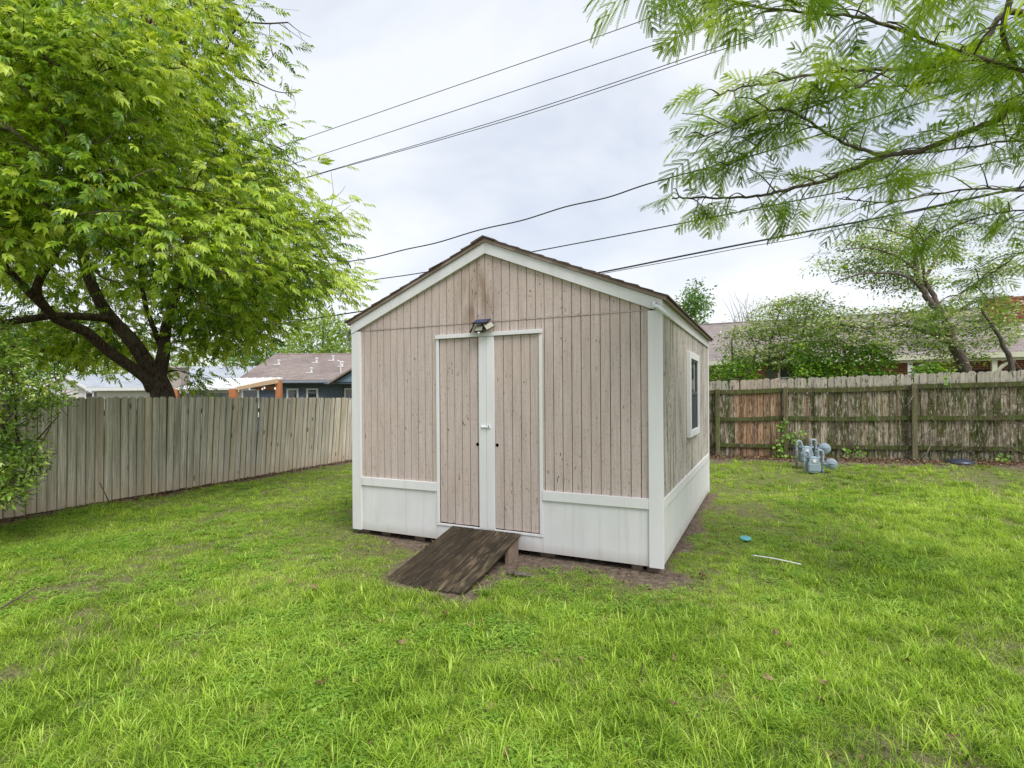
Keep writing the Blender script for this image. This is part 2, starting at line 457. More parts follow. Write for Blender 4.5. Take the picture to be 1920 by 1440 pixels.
MAT['pecan_leaf'] = leaf_mat('pecan_leaf', [(0, (.05, .125, .012)), (.35, (.19, .335, .02)), (.7, (.40, .56, .035)), (1, (.60, .72, .12))], .42, .33, .5)
MAT['mimosa_leaf'] = leaf_mat('mimosa_leaf', [(0, (.07, .155, .015)), (.4, (.22, .38, .022)), (1, (.48, .62, .05))], .5, .5, .25)
MAT['dogwood_leaf'] = leaf_mat('blossom_tree_leaf', [(0, (.07, .15, .025)), (.5, (.20, .345, .055)), (1, (.38, .52, .12))], .5)
MAT['petal'] = leaf_mat('white_petal', [(0, (.50, .56, .36)), (.5, (.68, .72, .56)), (1, (.82, .83, .76))], .35, .6, .2)
MAT['shrub_leaf'] = leaf_mat('shrub_leaf', [(0, (.045, .11, .018)), (.5, (.13, .25, .03)), (.85, (.28, .40, .06)), (1, (.46, .54, .14))], .35, .3, .5)
MAT['far_leaf'] = leaf_mat('far_leaf', [(0, (.11, .21, .04)), (.5, (.24, .38, .06)), (1, (.40, .53, .11))], .45)
MAT['far_dark_leaf'] = leaf_mat('far_dark_leaf', [(0, (.05, .13, .04)), (.5, (.12, .25, .06)), (1, (.22, .36, .10))], .4)
MAT['ivy_leaf'] = leaf_mat('ivy_leaf', [(0, (.06, .17, .015)), (.5, (.16, .33, .025)), (1, (.30, .48, .05))], .35)
MAT['dead_leaf'] = leaf_mat('dead_leaf', [(0, (.05, .032, .02)), (.5, (.17, .105, .06)), (1, (.38, .265, .16))], .15, .8, .2)

def grass_mat(name, stops, trans=.35):
    k = NT(name, .5, .3)
    at = k.n('ShaderNodeAttribute', attribute_name='var').outputs['Fac']
    pos = k.n('ShaderNodeNewGeometry').outputs['Position']
    big = k.noise(pos, .7, 3)
    f = k.math('ADD', at, k.math('MULTIPLY', k.math('SUBTRACT', big, .5), 1.1))
    f = k.math('ADD', f, k.math('MULTIPLY', k.math('SUBTRACT', k.rand(), .5), .5))
    c = k.ramp(f, stops)
    k.color(c)
    tr = k.n('ShaderNodeBsdfTranslucent', {'Color': k.mix(1.0, c, (1.2, 1.12, .6), 'MULTIPLY')})
    mx = k.n('ShaderNodeMixShader', {0: trans, 1: k.b.outputs[0], 2: tr.outputs[0]})
    k.link(mx.outputs[0], k.out.inputs[0]); return k.m
MAT['grass'] = grass_mat('grass_blade', [(0, (.08, .155, .015)), (.3, (.235, .40, .032)), (.6, (.45, .64, .065)), (1, (.68, .82, .22))], .46)
MAT['clover'] = grass_mat('clover_leaf', [(0, (.15, .30, .035)), (.5, (.28, .48, .06)), (1, (.44, .62, .12))], .42)
MAT['thatch'] = grass_mat('dry_grass', [(0, (.22, .18, .10)), (.5, (.42, .36, .22)), (1, (.60, .54, .38))], .2)

# ground
k = NT('ground_soil', .95, .15)
pos = k.n('ShaderNodeNewGeometry').outputs['Position']
gd = k.n('ShaderNodeAttribute', attribute_name='grass').outputs['Fac']
n1 = k.noise(pos, 14, 6, .65); n2 = k.noise(pos, 60, 4, .7); n3 = k.noise(pos, 2.2, 4)
soil = k.ramp(n1, [(.3, (.09, .066, .048)), (.5, (.17, .13, .098)), (.72, (.29, .23, .18))])
soil = k.mix(k.math('MULTIPLY', k.rng(n2, .55, .7), .7), soil, (.055, .042, .03))
that = k.ramp(n2, [(.3, (.07, .085, .025)), (.5, (.15, .175, .05)), (.7, (.30, .28, .13))])
that = k.mix(k.math('MULTIPLY', k.rng(n3, .5, .65), .4), that, (.17, .14, .085))
k.color(k.mix(k.rng(gd, .12, .5), soil, that)).bump(k.math('ADD', n1, n2), .8, .02)
MAT['ground'] = k.m

# ------------------------------------------------------------------ ground
def axis_pts(lo, hi, fine0, fine1, step):
    f = np.arange(fine0, fine1 + 1e-6, step)
    l = fine0 - np.geomspace(step, fine0 - lo, 22)[::-1]
    h = fine1 + np.geomspace(step, hi - fine1, 22)
    return np.concatenate([l, f, h])
gx = axis_pts(-400, 400, -9, 12, .12); gy = axis_pts(-60, 600, -1, 17, .12)
GX, GY = np.meshgrid(gx, gy, indexing='ij')
GZ = gz(GX, GY)
GV = np.stack([GX, GY, GZ], -1).reshape(-1, 3)
nx_, ny_ = GX.shape
ii, jj = np.meshgrid(np.arange(nx_ - 1), np.arange(ny_ - 1), indexing='ij')
q0 = (ii * ny_ + jj).ravel(); q1 = q0 + ny_; q2 = q1 + 1; q3 = q0 + 1
GT = np.concatenate([np.stack([q0, q1, q2], 1), np.stack([q0, q2, q3], 1)])
gme = tri_mesh('ground', GV, GT, None, True)
gat = gme.attributes.new('grass', 'FLOAT', 'POINT')
_a, _b = ab(GV[:, 0], GV[:, 1])
_dn = lawn_density(GV[:, 0], GV[:, 1])
_dn = np.where((_b > 9.2) | (_a < -6.6), .6, _dn)
gat.data.foreach_set('value', _dn.astype(np.float32))
tag(link('ground', gme, MAT['ground']), kind='structure')

# ------------------------------------------------------------------ shed
SZ = 0.065
W, L = 3.75, 4.37
shed = empty('garden_shed', (B0[0], B0[1], SZ), ANG)
tag(shed, 'pinkish beige gabled garden shed with white trim, double doors and white skirting', 'shed')
SL = .413
zf = lambda x: 2.479 + SL * (min(x, W - x) - .114)       # underside of the rake boards
# body behind the boards
MB().prism([(.03, .06), (W - .03, .06), (W - .03, 2.44), (W / 2, 3.22), (.03, 2.44)], 1, .016, L - .03).build('wall', MAT['groove'], shed)
G0 = .16
def vboard(x0, x1, z0, z1, parent, y0=0.0, y1=.0155, gable=False):
    jit = rng.uniform(-.0012, .0012)
    zt0 = zf(x0) + .07 if gable else z1; zt1 = zf(x1) + .07 if gable else z1
    m = MB()
    if gable and x0 < W / 2 < x1:
        m.prism([(x0, z0), (x1, z0), (x1, zt1), (W / 2, zf(W / 2) + .07), (x0, zt0)], 1, y0 + jit, y1)
    else:
        m.prism([(x0, z0), (x1, z0), (x1, zt1), (x0, zt0)], 1, y0 + jit, y1)
    return m.build('siding_board', MAT['siding'], parent)
edges = [.06] + [G0 + .1 * i for i in range(36)] + [W - .06]
for e0, e1 in zip(edges[:-1], edges[1:]):
    x0, x1 = e0 + .004, e1 - .004
    vboard(x0, x1, 2.466, 0, shed, 0, .0155, True)
    for lo, hi in ((.06, 1.225), (2.53, W - .06)):
        c0, c1 = max(x0, lo), min(x1, hi)
        if c1 - c0 > .012: vboard(c0, c1, .60, 2.452, shed)
    c0, c1 = max(x0, 1.228), min(x1, 2.527)
    if c1 - c0 > .012: vboard(c0, c1, 2.305, 2.4515, shed)
MB().box(.1, W - .1, -.006, .014, 2.453, 2.463).build('seam_flashing', MAT['siding'], shed)
# side walls: finely grooved sheets
def grooved(u0, u1, z0, z1, pitch, gw, gd, first=0.0):
    us = [u0]; ds = [0.0]; u = u0 + (first or pitch)
    while u < u1 - .02:
        us += [u - gw / 2, u - gw / 4, u + gw / 4, u + gw / 2]; ds += [0, gd, gd, 0]; u += pitch
    us.append(u1); ds.append(0.0)
    return us, ds
def grooved_sheet(name, mat, fn, u0, u1, z0, z1, pitch, gw, gd, parent, thick=.02):
    us, ds = grooved(u0, u1, z0, z1, pitch, gw, gd)
    m = MB(); n = len(us)
    vs = [fn(u, d, z) for z in (z0, z1) for u, d in zip(us, ds)] + [fn(u, thick, z) for z in (z0, z1) for u in (u0, u1)]
    fs = [(i, i + 1, n + i + 1, n + i) for i in range(n - 1)]
    fs += [(0, n, 2 * n + 2, 2 * n), (n - 1, 2 * n + 1, 2 * n + 3, 2 * n - 1), tuple(range(n)) + (2 * n + 1, 2 * n), tuple(range(2 * n - 1, n - 1, -1)) + (2 * n + 2, 2 * n + 3)]
    m.add(vs, fs); return m.build(name, mat, parent)
for xs, sg in ((W, -1), (0, 1)):
    grooved_sheet('side_siding', MAT['side_siding'], lambda u, d, z: (xs + sg * d, u, z), .005, L, .60, 2.47, .1, .012, .008, shed, .028)
    grooved_sheet('side_skirt', MAT['skirt'], lambda u, d, z: (xs - sg * .004 + sg * d, u, z), .005, L, 0.0, .56, .2, .006, .002, shed, .03)
    xo = xs - sg * .021
    MB().box(min(xs - sg * .0005, xo), max(xs - sg * .0005, xo), .003, L - .055, .552, .648).build('side_band', MAT['white'], shed, bevel=.003)
    MB().box(min(xs - sg * .0005, xo), max(xs - sg * .0005, xo), -.02, L + .02, 2.425, 2.548).build('eave_fascia', MAT['white'], shed, bevel=.003)
    MB().box(min(xs - sg * .0015, xo - .001), max(xs - sg * .0015, xo - .001), L - .05, L + .018, .0, 2.424).build('corner_trim', MAT['white'], shed, bevel=.003)
MB().box(.02, W - .02, L - .03, L, .0, 2.46).prism([(.02, 2.46), (W - .02, 2.46), (W / 2, 3.2)], 1, L - .03, L).build('back_wall', MAT['side_siding'], shed)
# front skirting
for x0, x1, z1 in ((.11, 1.222, .562), (1.224, 2.533, .163), (2.535, W - .11, .562)):
    grooved_sheet('skirt_panel', MAT['skirt'], lambda u, d, z: (u, -.006 + d, z), x0, x1, .0, z1, .2 if x1 - x0 < 1.3 else .1, .006, .0022, shed, .03)
for x0, x1 in ((.116, 1.219), (2.537, W - .117)):
    MB().box(x0, x1, -.026, .004, .55, .65).build('band_board', MAT['white'], shed, bevel=.003)
# corner trim (front)
for x0, x1 in ((-.021, .115), (W - .116, W + .021)):
    MB().box(x0, x1, -.027, .002, -.005, zf(.05) - .004).build('corner_trim', MAT['white'], shed, bevel=.003)
# rake boards
for s in (0, 1):
    pts = [(-.022, zf(.0) - .02), (W / 2, zf(W / 2)), (W / 2, zf(W / 2) + .122), (-.022, zf(0) + .10)]
    pts[0] = (-.022, zf(-.022)); pts[3] = (-.022, zf(-.022) + .122)
    if s: pts = [(W - x, z) for x, z in pts][::-1]
    MB().prism(pts, 1, -.034, .0).build('rake_board', MAT['white'], shed, bevel=.002)
# doors
def door(x0, x1, sx0, sx1, gx, hole_x, name):
    d = empty(name, (0, 0, 0)); d.parent = shed
    ed = [x0] + [g for g in gx if x0 + .02 < g < x1 - .02] + [x1]
    for e0, e1 in zip(ed[:-1], ed[1:]):
        vboard(e0 + .004, e1 - .004, .196 + rng.uniform(0, .006), 2.294, d, .001, .0155)
    MB().box(sx0, sx1, -.021, .0, .184, 2.296).build('door_stile', MAT['white'], d, bevel=.003)
    MB().lathe([(.019, 0), (.019, .004)], (hole_x, -.0015, 1.106), (0, 1, 0), 14).build('knob_hole_disc', MAT['hole'], d)  # thin black disc, its colour standing in for the shade inside the hole
gxs = [G0 + .1 * i for i in range(36)]
door(1.262, 1.788, 1.785, 1.8765, gxs, 1.755, 'door')
door(1.972, 2.498, 1.8795, 1.975, [1.975 + .105 * i for i in range(6)], 1.999, 'door')
MB().box(1.222, 2.541, -.030, .003, 2.298, 2.341).build('door_header', MAT['white'], shed, bevel=.002)
MB().box(1.222, 1.258, -.016, .003, .19, 2.297).build('door_jamb', MAT['white'], shed, bevel=.002)
MB().box(2.502, 2.537, -.016, .003, .19, 2.297).build('door_jamb', MAT['white'], shed, bevel=.002)
MB().box(1.222, 2.537, -.018, .003, .164, .187).build('door_sill', MAT['white'], shed, bevel=.002)
latch = MB().box(1.812, 1.868, -.027, -.0205, 1.283, 1.322).box(1.885, 1.935, -.0275, -.0205, 1.283, 1.326).build('latch', MAT['clear_white'], shed, bevel=.002)
MB().tube([(1.82, -.033, 1.302), (1.93, -.033, 1.302)], .0065, 8).tube([(1.9, -.033, 1.302), (1.9, -.05, 1.30)], .004, 6).build('bolt', MAT['clear_white'], latch)
MB().lathe([(.008, 0), (.008, .004)], (1.911, -.0395, 1.311), (0, 1, 0), 10).build('screw', MAT['dark_metal'], latch)
# window on the right wall
win = empty('window'); win.parent = shed
wy0, wy1, wz0, wz1 = 1.80, 2.78, 1.10, 2.19
for y0, y1, z0, z1 in ((wy0, wy0 + .1, wz0, wz1), (wy1 - .1, wy1, wz0, wz1), (wy0 + .1, wy1 - .1, wz1 - .09, wz1), (wy0 + .1, wy1 - .1, wz0, wz0 + .085)):
    MB().box(W - .004, W + .045, y0 + .001, y1 - .001, z0 + .0005, z1 - .0005).build('window_trim', MAT['white'], win, bevel=.003)
MB().box(W + .001, W + .028, wy0 + .1, wy0 + .135, wz0 + .085, wz1 - .09).box(W + .001, W + .028, wy1 - .135, wy1 - .1, wz0 + .085, wz1 - .09).box(W + .001, W + .028, wy0 + .136, wy1 - .136, 1.64, 1.68).box(W + .001, W + .028, wy0 + .136, wy1 - .136, wz1 - .12, wz1 - .091).build('sash', MAT['sash'], win)
MB().box(W + .003, W + .012, wy0 + .136, wy1 - .136, 1.681, wz1 - .121).build('pane', MAT['glass'], win)
MB().box(W + .003, W + .018, wy0 + .136, wy1 - .136, wz0 + .086, 1.639).build('insect_screen', MAT['screen'], win)
# roof
roof = empty('roof'); roof.parent = shed
zr = lambda x: zf(x) + .124
for s in (0, 1):
    mx = (lambda x: W - x) if s else (lambda x: x)
    pl = [(-.062, zr(-.062)), (W / 2, zr(W / 2)), (W / 2, zr(W / 2) + .036), (-.062, zr(-.062) + .036)]
    pl = [(mx(x), z) for x, z in pl]; pl = pl[::-1] if s else pl
    MB().prism(pl, 1, -.055, L + .16).build('drip_trim', MAT['taupe'], roof)
    nc = 14
    for i in range(nc):
        xa = -.085 + (W / 2 + .085) * i / nc; xb = min(-.085 + (W / 2 + .085) * (i + 1.25) / nc, W / 2 + .0)
        t = rng.uniform(.016, .024); za = zr(xa) + .037; zb = zr(xb) + .037
        dy = rng.uniform(-.012, .012)
        pl = [(xa, za), (xb, zb), (xb, zb + .007), (xa, za + t)]
        pl = [(mx(x), z) for x, z in pl]; pl = pl[::-1] if s else pl
        MB().prism(pl, 1, -.075 + dy, L + .19).build('shingle_course', MAT['shingle'], roof)
capz = zr(W / 2) + .046
for i in range(16):
    y0 = -.08 + i * .29
    MB().prism([(W / 2 - .15, capz - .062), (W / 2, capz), (W / 2 + .15, capz - .062), (W / 2 + .15, capz - .046), (W / 2, capz + .016 + .004 * (i % 2)), (W / 2 - .15, capz - .046)], 1, y0, y0 + .33).build('ridge_cap', MAT['shingle'], roof)

# pier blocks under the shed
def shed_pt(x, y, z=0):
    a, b = xy(x, y); return Vector((a, b, z))
for x, y, sx, sy, lab in ((.11, .06, .12, .2, 'brown pier block under the front left corner of the shed'),
                          (.40, .09, .14, .2, 'low brown pier block set back under the shed near its left corner'),
                          (.92, .07, .15, .2, 'brown pier block under the shed just left of the ramp'),
                          (2.55, .07, .17, .2, 'brown pier block under the shed just right of the ramp'),
                          (3.50, .05, .11, .2, 'narrow wooden pier block beside the near right corner of the shed'),
                          (3.66, .06, .13, .2, 'brown pier block right under the near right corner of the shed')):
    px_, py_ = xy(x, y)
    zb = float(gz(px_, py_)) - .05
    o = MB().box(-sx / 2, sx / 2, 0, sy, 0, SZ - zb - .001).build('pier_block', MAT['block'], None, bevel=.008)
    o.location = (px_, py_, zb); o.rotation_euler = (0, 0, ANG)
    tag(o, lab, 'block', 'pier blocks under the shed')

# solar floodlight over the doors
fl = empty('solar_floodlight', shed_pt(1.845, -.03, SZ + 2.395), ANG)
fl.scale = (.68, .68, .68)
tag(fl, 'black solar floodlight with three lamp heads above the shed doors', 'floodlight')
MB().box(-.055, .055, -.05, .027, -.03, .035).build('housing', MAT['dark_metal'], fl, bevel=.008)
def tilted(mb, name, m, par, loc, rot, bev=.004):
    o = mb.build(name, m, par, bevel=bev); o.location = loc; o.rotation_euler = rot; return o
pn = tilted(MB().box(-.135, .135, -.08, .08, -.008, .008), 'solar_panel', MAT['dark_metal'], fl, (.01, -.06, .09), (R(28), 0, 0))
MB().box(-.125, .125, -.07, .07, .0085, .0105).build('solar_cells', MAT['solar'], pn)
MB().tube([(0, -.02, .03), (0, -.05, .08)], .012, 8).build('bracket', MAT['dark_metal'], fl)
for loc, rot in (((-.02, -.085, -.03), (R(-25), 0, R(-4))), ((.155, -.075, .005), (R(-20), R(-28), R(40))), ((-.155, -.07, -.01), (R(-30), R(35), R(-75)))):
    h = tilted(MB().box(-.075, .075, -.012, .012, -.05, .05), 'lamp_head', MAT['dark_metal'], fl, loc, rot)
    MB().box(-.066, .066, -.0145, -.0125, -.041, .041).build('lens', MAT['lens'], h)
MB().lathe([(.024, 0), (.022, .016), (.013, .026), (.002, .03)], (-.02, -.09, -.088), (0, -.5, -1), 14).build('motion_sensor', MAT['clear_white'], fl, True)
MB().tube([(-.02, -.05, -.03), (-.02, -.085, -.08)], .014, 8).build('sensor_arm', MAT['dark_metal'], fl)

# cable clamp at the right corner and loose cable at the left one
cl = MB().tube([(0, 0, 0), (.0, -.03, .01), (.0, -.035, -.03), (.0, 0, -.035)], .012, 8).tube([(0, -.03, -.01), (.05, -.045, -.035), (.1, -.03, -.085), (.13, .02, -.12), (.135, .10, -.135)], [.014, .02, .02, .016, .01], 8).lathe([(.0, 0), (.022, .003), (.022, .014), (.0, .02)], (0, .0, .02), (0, -1, .2), 10).build('cable_clamp', MAT['clear_white'], None, True)
cl.location = shed_pt(3.70, -.04, SZ + 2.50); cl.rotation_euler = (0, 0, ANG)
tag(cl, 'white cable clamp screwed to the right eave corner of the shed', 'clamp')
loops = MB()
for i in range(3):
    pts = []
    for t in np.linspace(0, 1, 22):
        a = t * 2 * math.pi * 1.15 + i * 1.3
        pts.append((-.03 - .05 * (1 + math.cos(a)) * (.7 + .3 * i), -.02 + .02 * math.sin(a * 1.7 + i), -.05 + .09 * math.sin(a) - .03 * i))
    loops.tube(pts, .005, 6)
loops.tube([(-.02, 0, 0), (-.12, -.02, -.02), (-.22, -.03, .01), (-.30, -.03, -.02)], .006, 6).tube([(-.05, 0, .02), (-.16, .02, -.06), (-.12, .02, -.17), (-.03, 0, -.24)], .005, 6)
cb = loops.build('loose_cable', MAT['cable'], None, True)
cb.location = shed_pt(-.01, .06, SZ + 2.47); cb.rotation_euler = (0, 0, ANG)
tag(cb, 'grey loose cable loops hanging at the left eave corner of the shed', 'cable')

# ------------------------------------------------------------------ ramp
ramp = empty('wooden_ramp', shed_pt(1.868, -.02, 0), ANG)
tag(ramp, 'dark wet wooden plank ramp sloping down from the shed doors', 'ramp')
zt = SZ + .178
g1 = float(gz(*xy(1.868, -1.24))) + .012
for i in range(6):
    x0 = -.425 + i * .142; x1 = x0 + .135
    e = rng.uniform(-.02, .02); y1 = -1.225 + e
    s = (zt - g1) / 1.225
    yy = [-.012, -.4, -.8, y1]; th = .03
    m = MB(); vs = []
    for y in yy:
        z = zt + s * (y + .012) + rng.uniform(-.002, .002)
        vs += [(x0, y, z), (x1, y, z), (x1, y, z - th), (x0, y, z - th)]
    fs = [(4 * j + a, 4 * j + (a + 1) % 4, 4 * j + 4 + (a + 1) % 4, 4 * j + 4 + a) for j in range(3) for a in range(4)] + [(3, 2, 1, 0), (12, 13, 14, 15)]
    o = m.add(vs, fs).build('plank', MAT['ramp'], ramp, bevel=.003)
    for j in range(2):
        for yn in (-.05, -.62, -1.12):
            xn = x0 + (.03 if j else .11) + rng.uniform(-.01, .01); zn = zt + s * (yn + .012)
            MB().lathe([(.0042, -.002), (.0042, .002)], (xn, yn + rng.uniform(-.02, .02), zn), (0, 0, 1), 6).build('nail', MAT['cable'], o)
MB().prism([(-.30, -.06), (-.06, -.06), (-.06, zt - .034), (-.30, zt - .034 - s * .25)], 0, .375, .413).build('support_board', MAT['block'], ramp)
MB().prism([(-.30, -.06), (-.06, -.06), (-.06, zt - .034), (-.30, zt - .034 - s * .25)], 0, -.413, -.375).build('support_board', MAT['post'], ramp)
MB().box(-.37, .37, -.68, -.6, .02, zt - .036 - s * .62).build('cross_cleat', MAT['ramp'], ramp)
stick = MB().tube([(-.12, .01, .0), (-.03, -.01, .012), (.05, .0, .006), (.12, .012, -.002)], [.016, .024, .022, .014], 7).build('bark_piece', MAT['bark2'], None)
h_ = hit(973, 1082); stick.location = (h_[0], h_[1], h_[2] + .02); stick.rotation_euler = (0, 0, R(-20))
tag(stick, 'brown rotten wood stick lying on the dirt right of the ramp', 'stick')

# ------------------------------------------------------------------ fences
def picket_mesh(wd, ht, seed):
    r = np.random.default_rng(seed); m = MB(); h = wd / 2; e = .035 + r.uniform(-.006, .006)
    nz = 5; bow = r.uniform(-.006, .006); tw = r.uniform(-.02, .02)
    prof = [(-h, 0), (h, 0)] ; vs = []; t = .016
    lv = list(np.linspace(0, ht - e, nz)) + [ht]
    for i, z in enumerate(lv):
        hw = h if i < nz else h * .48
        b = bow * math.sin(math.pi * z / ht); a = tw * z / ht
        for sx, sy in ((-1, -1), (1, -1), (1, 1), (-1, 1)):
            vs.append((sx * hw + b, sy * t / 2 + sx * hw * a, z))
    fs = [(4 * j + a, 4 * j + (a + 1) % 4, 4 * j + 4 + (a + 1) % 4, 4 * j + 4 + a) for j in range(nz) for a in range(4)] + [(3, 2, 1, 0), tuple(4 * nz + q for q in range(4))]
    return m.add(vs, fs).mesh('picket')
def copy_set(meshes, mat):
    out = []
    for m in meshes:
        c = m.copy(); c.materials.clear(); c.materials.append(mat); out.append(c)
    return out
base_pk = [picket_mesh(.138, 1.83, 20 + i) for i in range(6)]
pkL = copy_set(base_pk, MAT['picket']); pkB = copy_set(base_pk, MAT['old_picket']); pkR = copy_set(base_pk, MAT['red_picket'])

# left fence: pickets face the yard
FL0, FL1 = np.array([-8.75, 5.60]), np.array([-3.77, 17.43])
dL = (FL1 - FL0) / np.linalg.norm(FL1 - FL0); lenL = np.linalg.norm(FL1 - FL0); angL = math.atan2(dL[1], dL[0])
fenceL = empty('picket_fence', (FL0[0], FL0[1], 0), angL)
tag(fenceL, 'pale grey dog-eared picket fence running along the left side of the lawn', 'fence')
def topL(s):                               # height of the picket tops along the fence
    d = FL0[1] + dL[1] * s
    return float(np.interp(d, [5, 8.3, 9.2, 11, 15.3, 18], [1.735, 1.728, 1.728, 1.716, 1.66, 1.63]))
s = .0; i = 0
while s < lenL - .1:
    zt_ = topL(s) + rng.uniform(-.012, .010)
    o = bpy.data.objects.new('picket', pkL[int(rng.integers(6))]); COL.objects.link(o); o.parent = fenceL
    lean = .012 + .085 * float(sstep(4.2, 8.5, s)) + rng.uniform(-.010, .010)
    o.location = (s, rng.uniform(-.004, .004), zt_ - 1.83 * math.cos(lean)); o.rotation_euler = (rng.uniform(-.008, .008), lean, math.pi if rng.random() < .5 else 0)
    if abs(o.rotation_euler[2]) > 1: o.rotation_euler[1] = -lean
    o.scale = (1 + rng.uniform(-.02, .0), 1, 1)
    s += .1372 + rng.uniform(0, .003)
for zr_ in (.35, .95, 1.5):
    for s0 in np.arange(0, lenL - .1, 2.44):
        s1 = min(s0 + 2.438, lenL); zz = topL((s0 + s1) / 2) - 1.83 + zr_
        MB().box(s0, s1, .012, .05, zz, zz + .088).build('rail', MAT['rail'], fenceL)
for s0 in np.arange(.05, lenL, 2.44):
    zz = topL(s0)
    MB().box(s0 - .045, s0 + .045, .052, .142, zz - 2.05, zz - .08).build('post', MAT['post'], fenceL)
for s0 in np.arange(0, 6, 2.44):
    zz = topL(s0) - 1.83
    MB().box(s0, s0 + 2.43, .006 + .02, .044, zz - .10, zz + .03).build('kick_board', MAT['picket'], fenceL)

# back fence: rails and posts face the yard
FB0, FB1 = np.array([-3.72, 17.40]), np.array([12.3, 9.36])
dB = (FB1 - FB0) / np.linalg.norm(FB1 - FB0); lenB = np.linalg.norm(FB1 - FB0); angB = math.atan2(dB[1], dB[0])
fenceB = empty('picket_fence', (FB0[0], FB0[1], 0), angB)
tag(fenceB, 'mossy weathered wooden fence behind the gas meters, showing its rails and posts', 'fence')
def sB(px):                                # distance along the back fence at a photo column
    r = ray(px, 740); A = np.array([[r[0], -dB[0]], [r[1], -dB[1]]])
    return float(np.linalg.solve(A, FB0)[1])
def topB(s):
    x = FB0[0] + dB[0] * s
    return float(np.interp(x, [-4, 0, 4.93, 6.18, 8.3, 9.99, 12.3], [1.75, 1.86, 2.026, 2.06, 2.105, 2.147, 2.20]))
sa, sb_ = sB(1357), sB(1465)
s = .07
while s < lenB:
    red = sa + .1 < s < sb_ - .05 and rng.random() < .82
    o = bpy.data.objects.new('picket', (pkR if red else pkB)[int(rng.integers(6))]); COL.objects.link(o); o.parent = fenceB
    lean = rng.uniform(-.014, .014)
    o.location = (s, .030 + rng.uniform(-.004, .006), topB(s) - 1.83 + rng.uniform(-.018, .012)); o.rotation_euler = (rng.uniform(-.01, .01), lean, math.pi if rng.random() < .5 else 0)
    o.scale = (1 + rng.uniform(-.02, .02), 1, 1)
    s += .1385 * (1 if rng.random() < .6 else .86)
posts = [sB(1346), sB(1473), sB(1713)]
posts = [posts[0] - 2.35 * i for i in range(4, 0, -1)] + posts + [posts[2] + 2.25, posts[2] + 4.5]
posts = [p for p in posts if -.2 < p < lenB]
for zz, dz in ((1.505, .095), (.865, .092), (.235, .085)):
    for p0, p1 in zip([0] + posts, posts + [lenB]):
        if p1 - p0 < .1: continue
        q0, q1 = p0 + .002, p1 - .002
        zA, zB_ = topB(q0) - 1.83 + zz + rng.uniform(-.012, .012), topB(q1) - 1.83 + zz + rng.uniform(-.012, .012)
        sag = rng.uniform(-.03, .0)
        m = MB(); vs = []
        for t in np.linspace(0, 1, 5):
            zc = zA + (zB_ - zA) * t + sag * math.sin(math.pi * t); xs_ = q0 + (q1 - q0) * t
            vs += [(xs_, -.022, zc), (xs_, -.022, zc + dz), (xs_, .018, zc + dz), (xs_, .018, zc)]
        fs = [(4 * j + a, 4 * j + (a + 1) % 4, 4 * j + 4 + (a + 1) % 4, 4 * j + 4 + a) for j in range(4) for a in range(4)] + [(3, 2, 1, 0), (16, 17, 18, 19)]
        m.add(vs, fs).build('rail', MAT['rail'], fenceB)
for p in posts:
    zz = topB(p)
    MB().box(-.046, .046, -.115, -.024, 0, 1.92).build('post', MAT['post'], fenceB, bevel=.006).location = (p, 0, zz - 2.13)

# ------------------------------------------------------------------ plants: shared builders
def curve_pts(p, n=8):
    p = np.asarray(p, float)
    if len(p) < 3: 
        return p[0] + (p[-1] - p[0]) * np.linspace(0, 1, n)[:, None]
    q = np.concatenate([[2 * p[0] - p[1]], p, [2 * p[-1] - p[-2]]])
    out = []
    for i in range(1, len(q) - 2):
        for t in np.linspace(0, 1, n, endpoint=False):
            out.append(.5 * ((2 * q[i]) + (-q[i - 1] + q[i + 1]) * t + (2 * q[i - 1] - 5 * q[i] + 4 * q[i + 1] - q[i + 2]) * t ** 2 + (-q[i - 1] + 3 * q[i] - 3 * q[i + 1] + q[i + 2]) * t ** 3))
    out.append(p[-1]); return np.array(out)
class Wood:
    def __init__(s): s.mb = MB(); s.nodes = []; s.rad = []
    def limb(s, pts, r0, r1, k=7, n=6, wob=0.0, keep=True):
        c = curve_pts(pts, n)
        if wob: c[1:-1] += rng.normal(size=(len(c) - 2, 3)) * wob
        rr = r0 + (r1 - r0) * np.linspace(0, 1, len(c)) ** .8
        s.mb.tube(c, rr, k)
        if keep:
            s.nodes.append(c); s.rad.append(rr)
        return c
    def near(s, p):
        a = np.concatenate(s.nodes); r = np.concatenate(s.rad)
        d = np.linalg.norm(a - p, axis=1) + .35 * np.maximum(0, a[:, 2] - p[2] + .2)
        i = int(np.argmin(d)); return a[i], r[i]
    def reach(s, p, k=5, droop=.1, keep=True, rmax=.06):
        q, r = s.near(p); L_ = np.linalg.norm(p - q)
        if L_ < .05: return
        mid = q * .5 + p * .5 + rng.normal(size=3) * L_ * .09 + np.array([0, 0, droop * L_])
        r0 = min(r * .7, rmax, .010 + .018 * L_)
        s.limb([q, mid, p], r0, max(.003, r0 * .25), k, 4, 0, keep)
def leaf_tmpl(Ln, Wd, fold=.15, curve=.2):
    v = np.array([(0, 0, 0), (Ln * .42, -Wd / 2, Wd * fold), (Ln * .45, 0, -curve * Ln * .1), (Ln * .42, Wd / 2, Wd * fold), (Ln, 0, -curve * Ln)])
    t = np.array([(0, 1, 2), (0, 2, 3), (1, 4, 2), (2, 4, 3)])
    return v, t
def join(parts):
    Vs, Ts, vs, n = [], [], [], 0
    for V, T, a in parts:
        Vs.append(V); Ts.append(T + n); vs.append(a); n += len(V)
    return np.concatenate(Vs), np.concatenate(Ts), np.concatenate(vs)

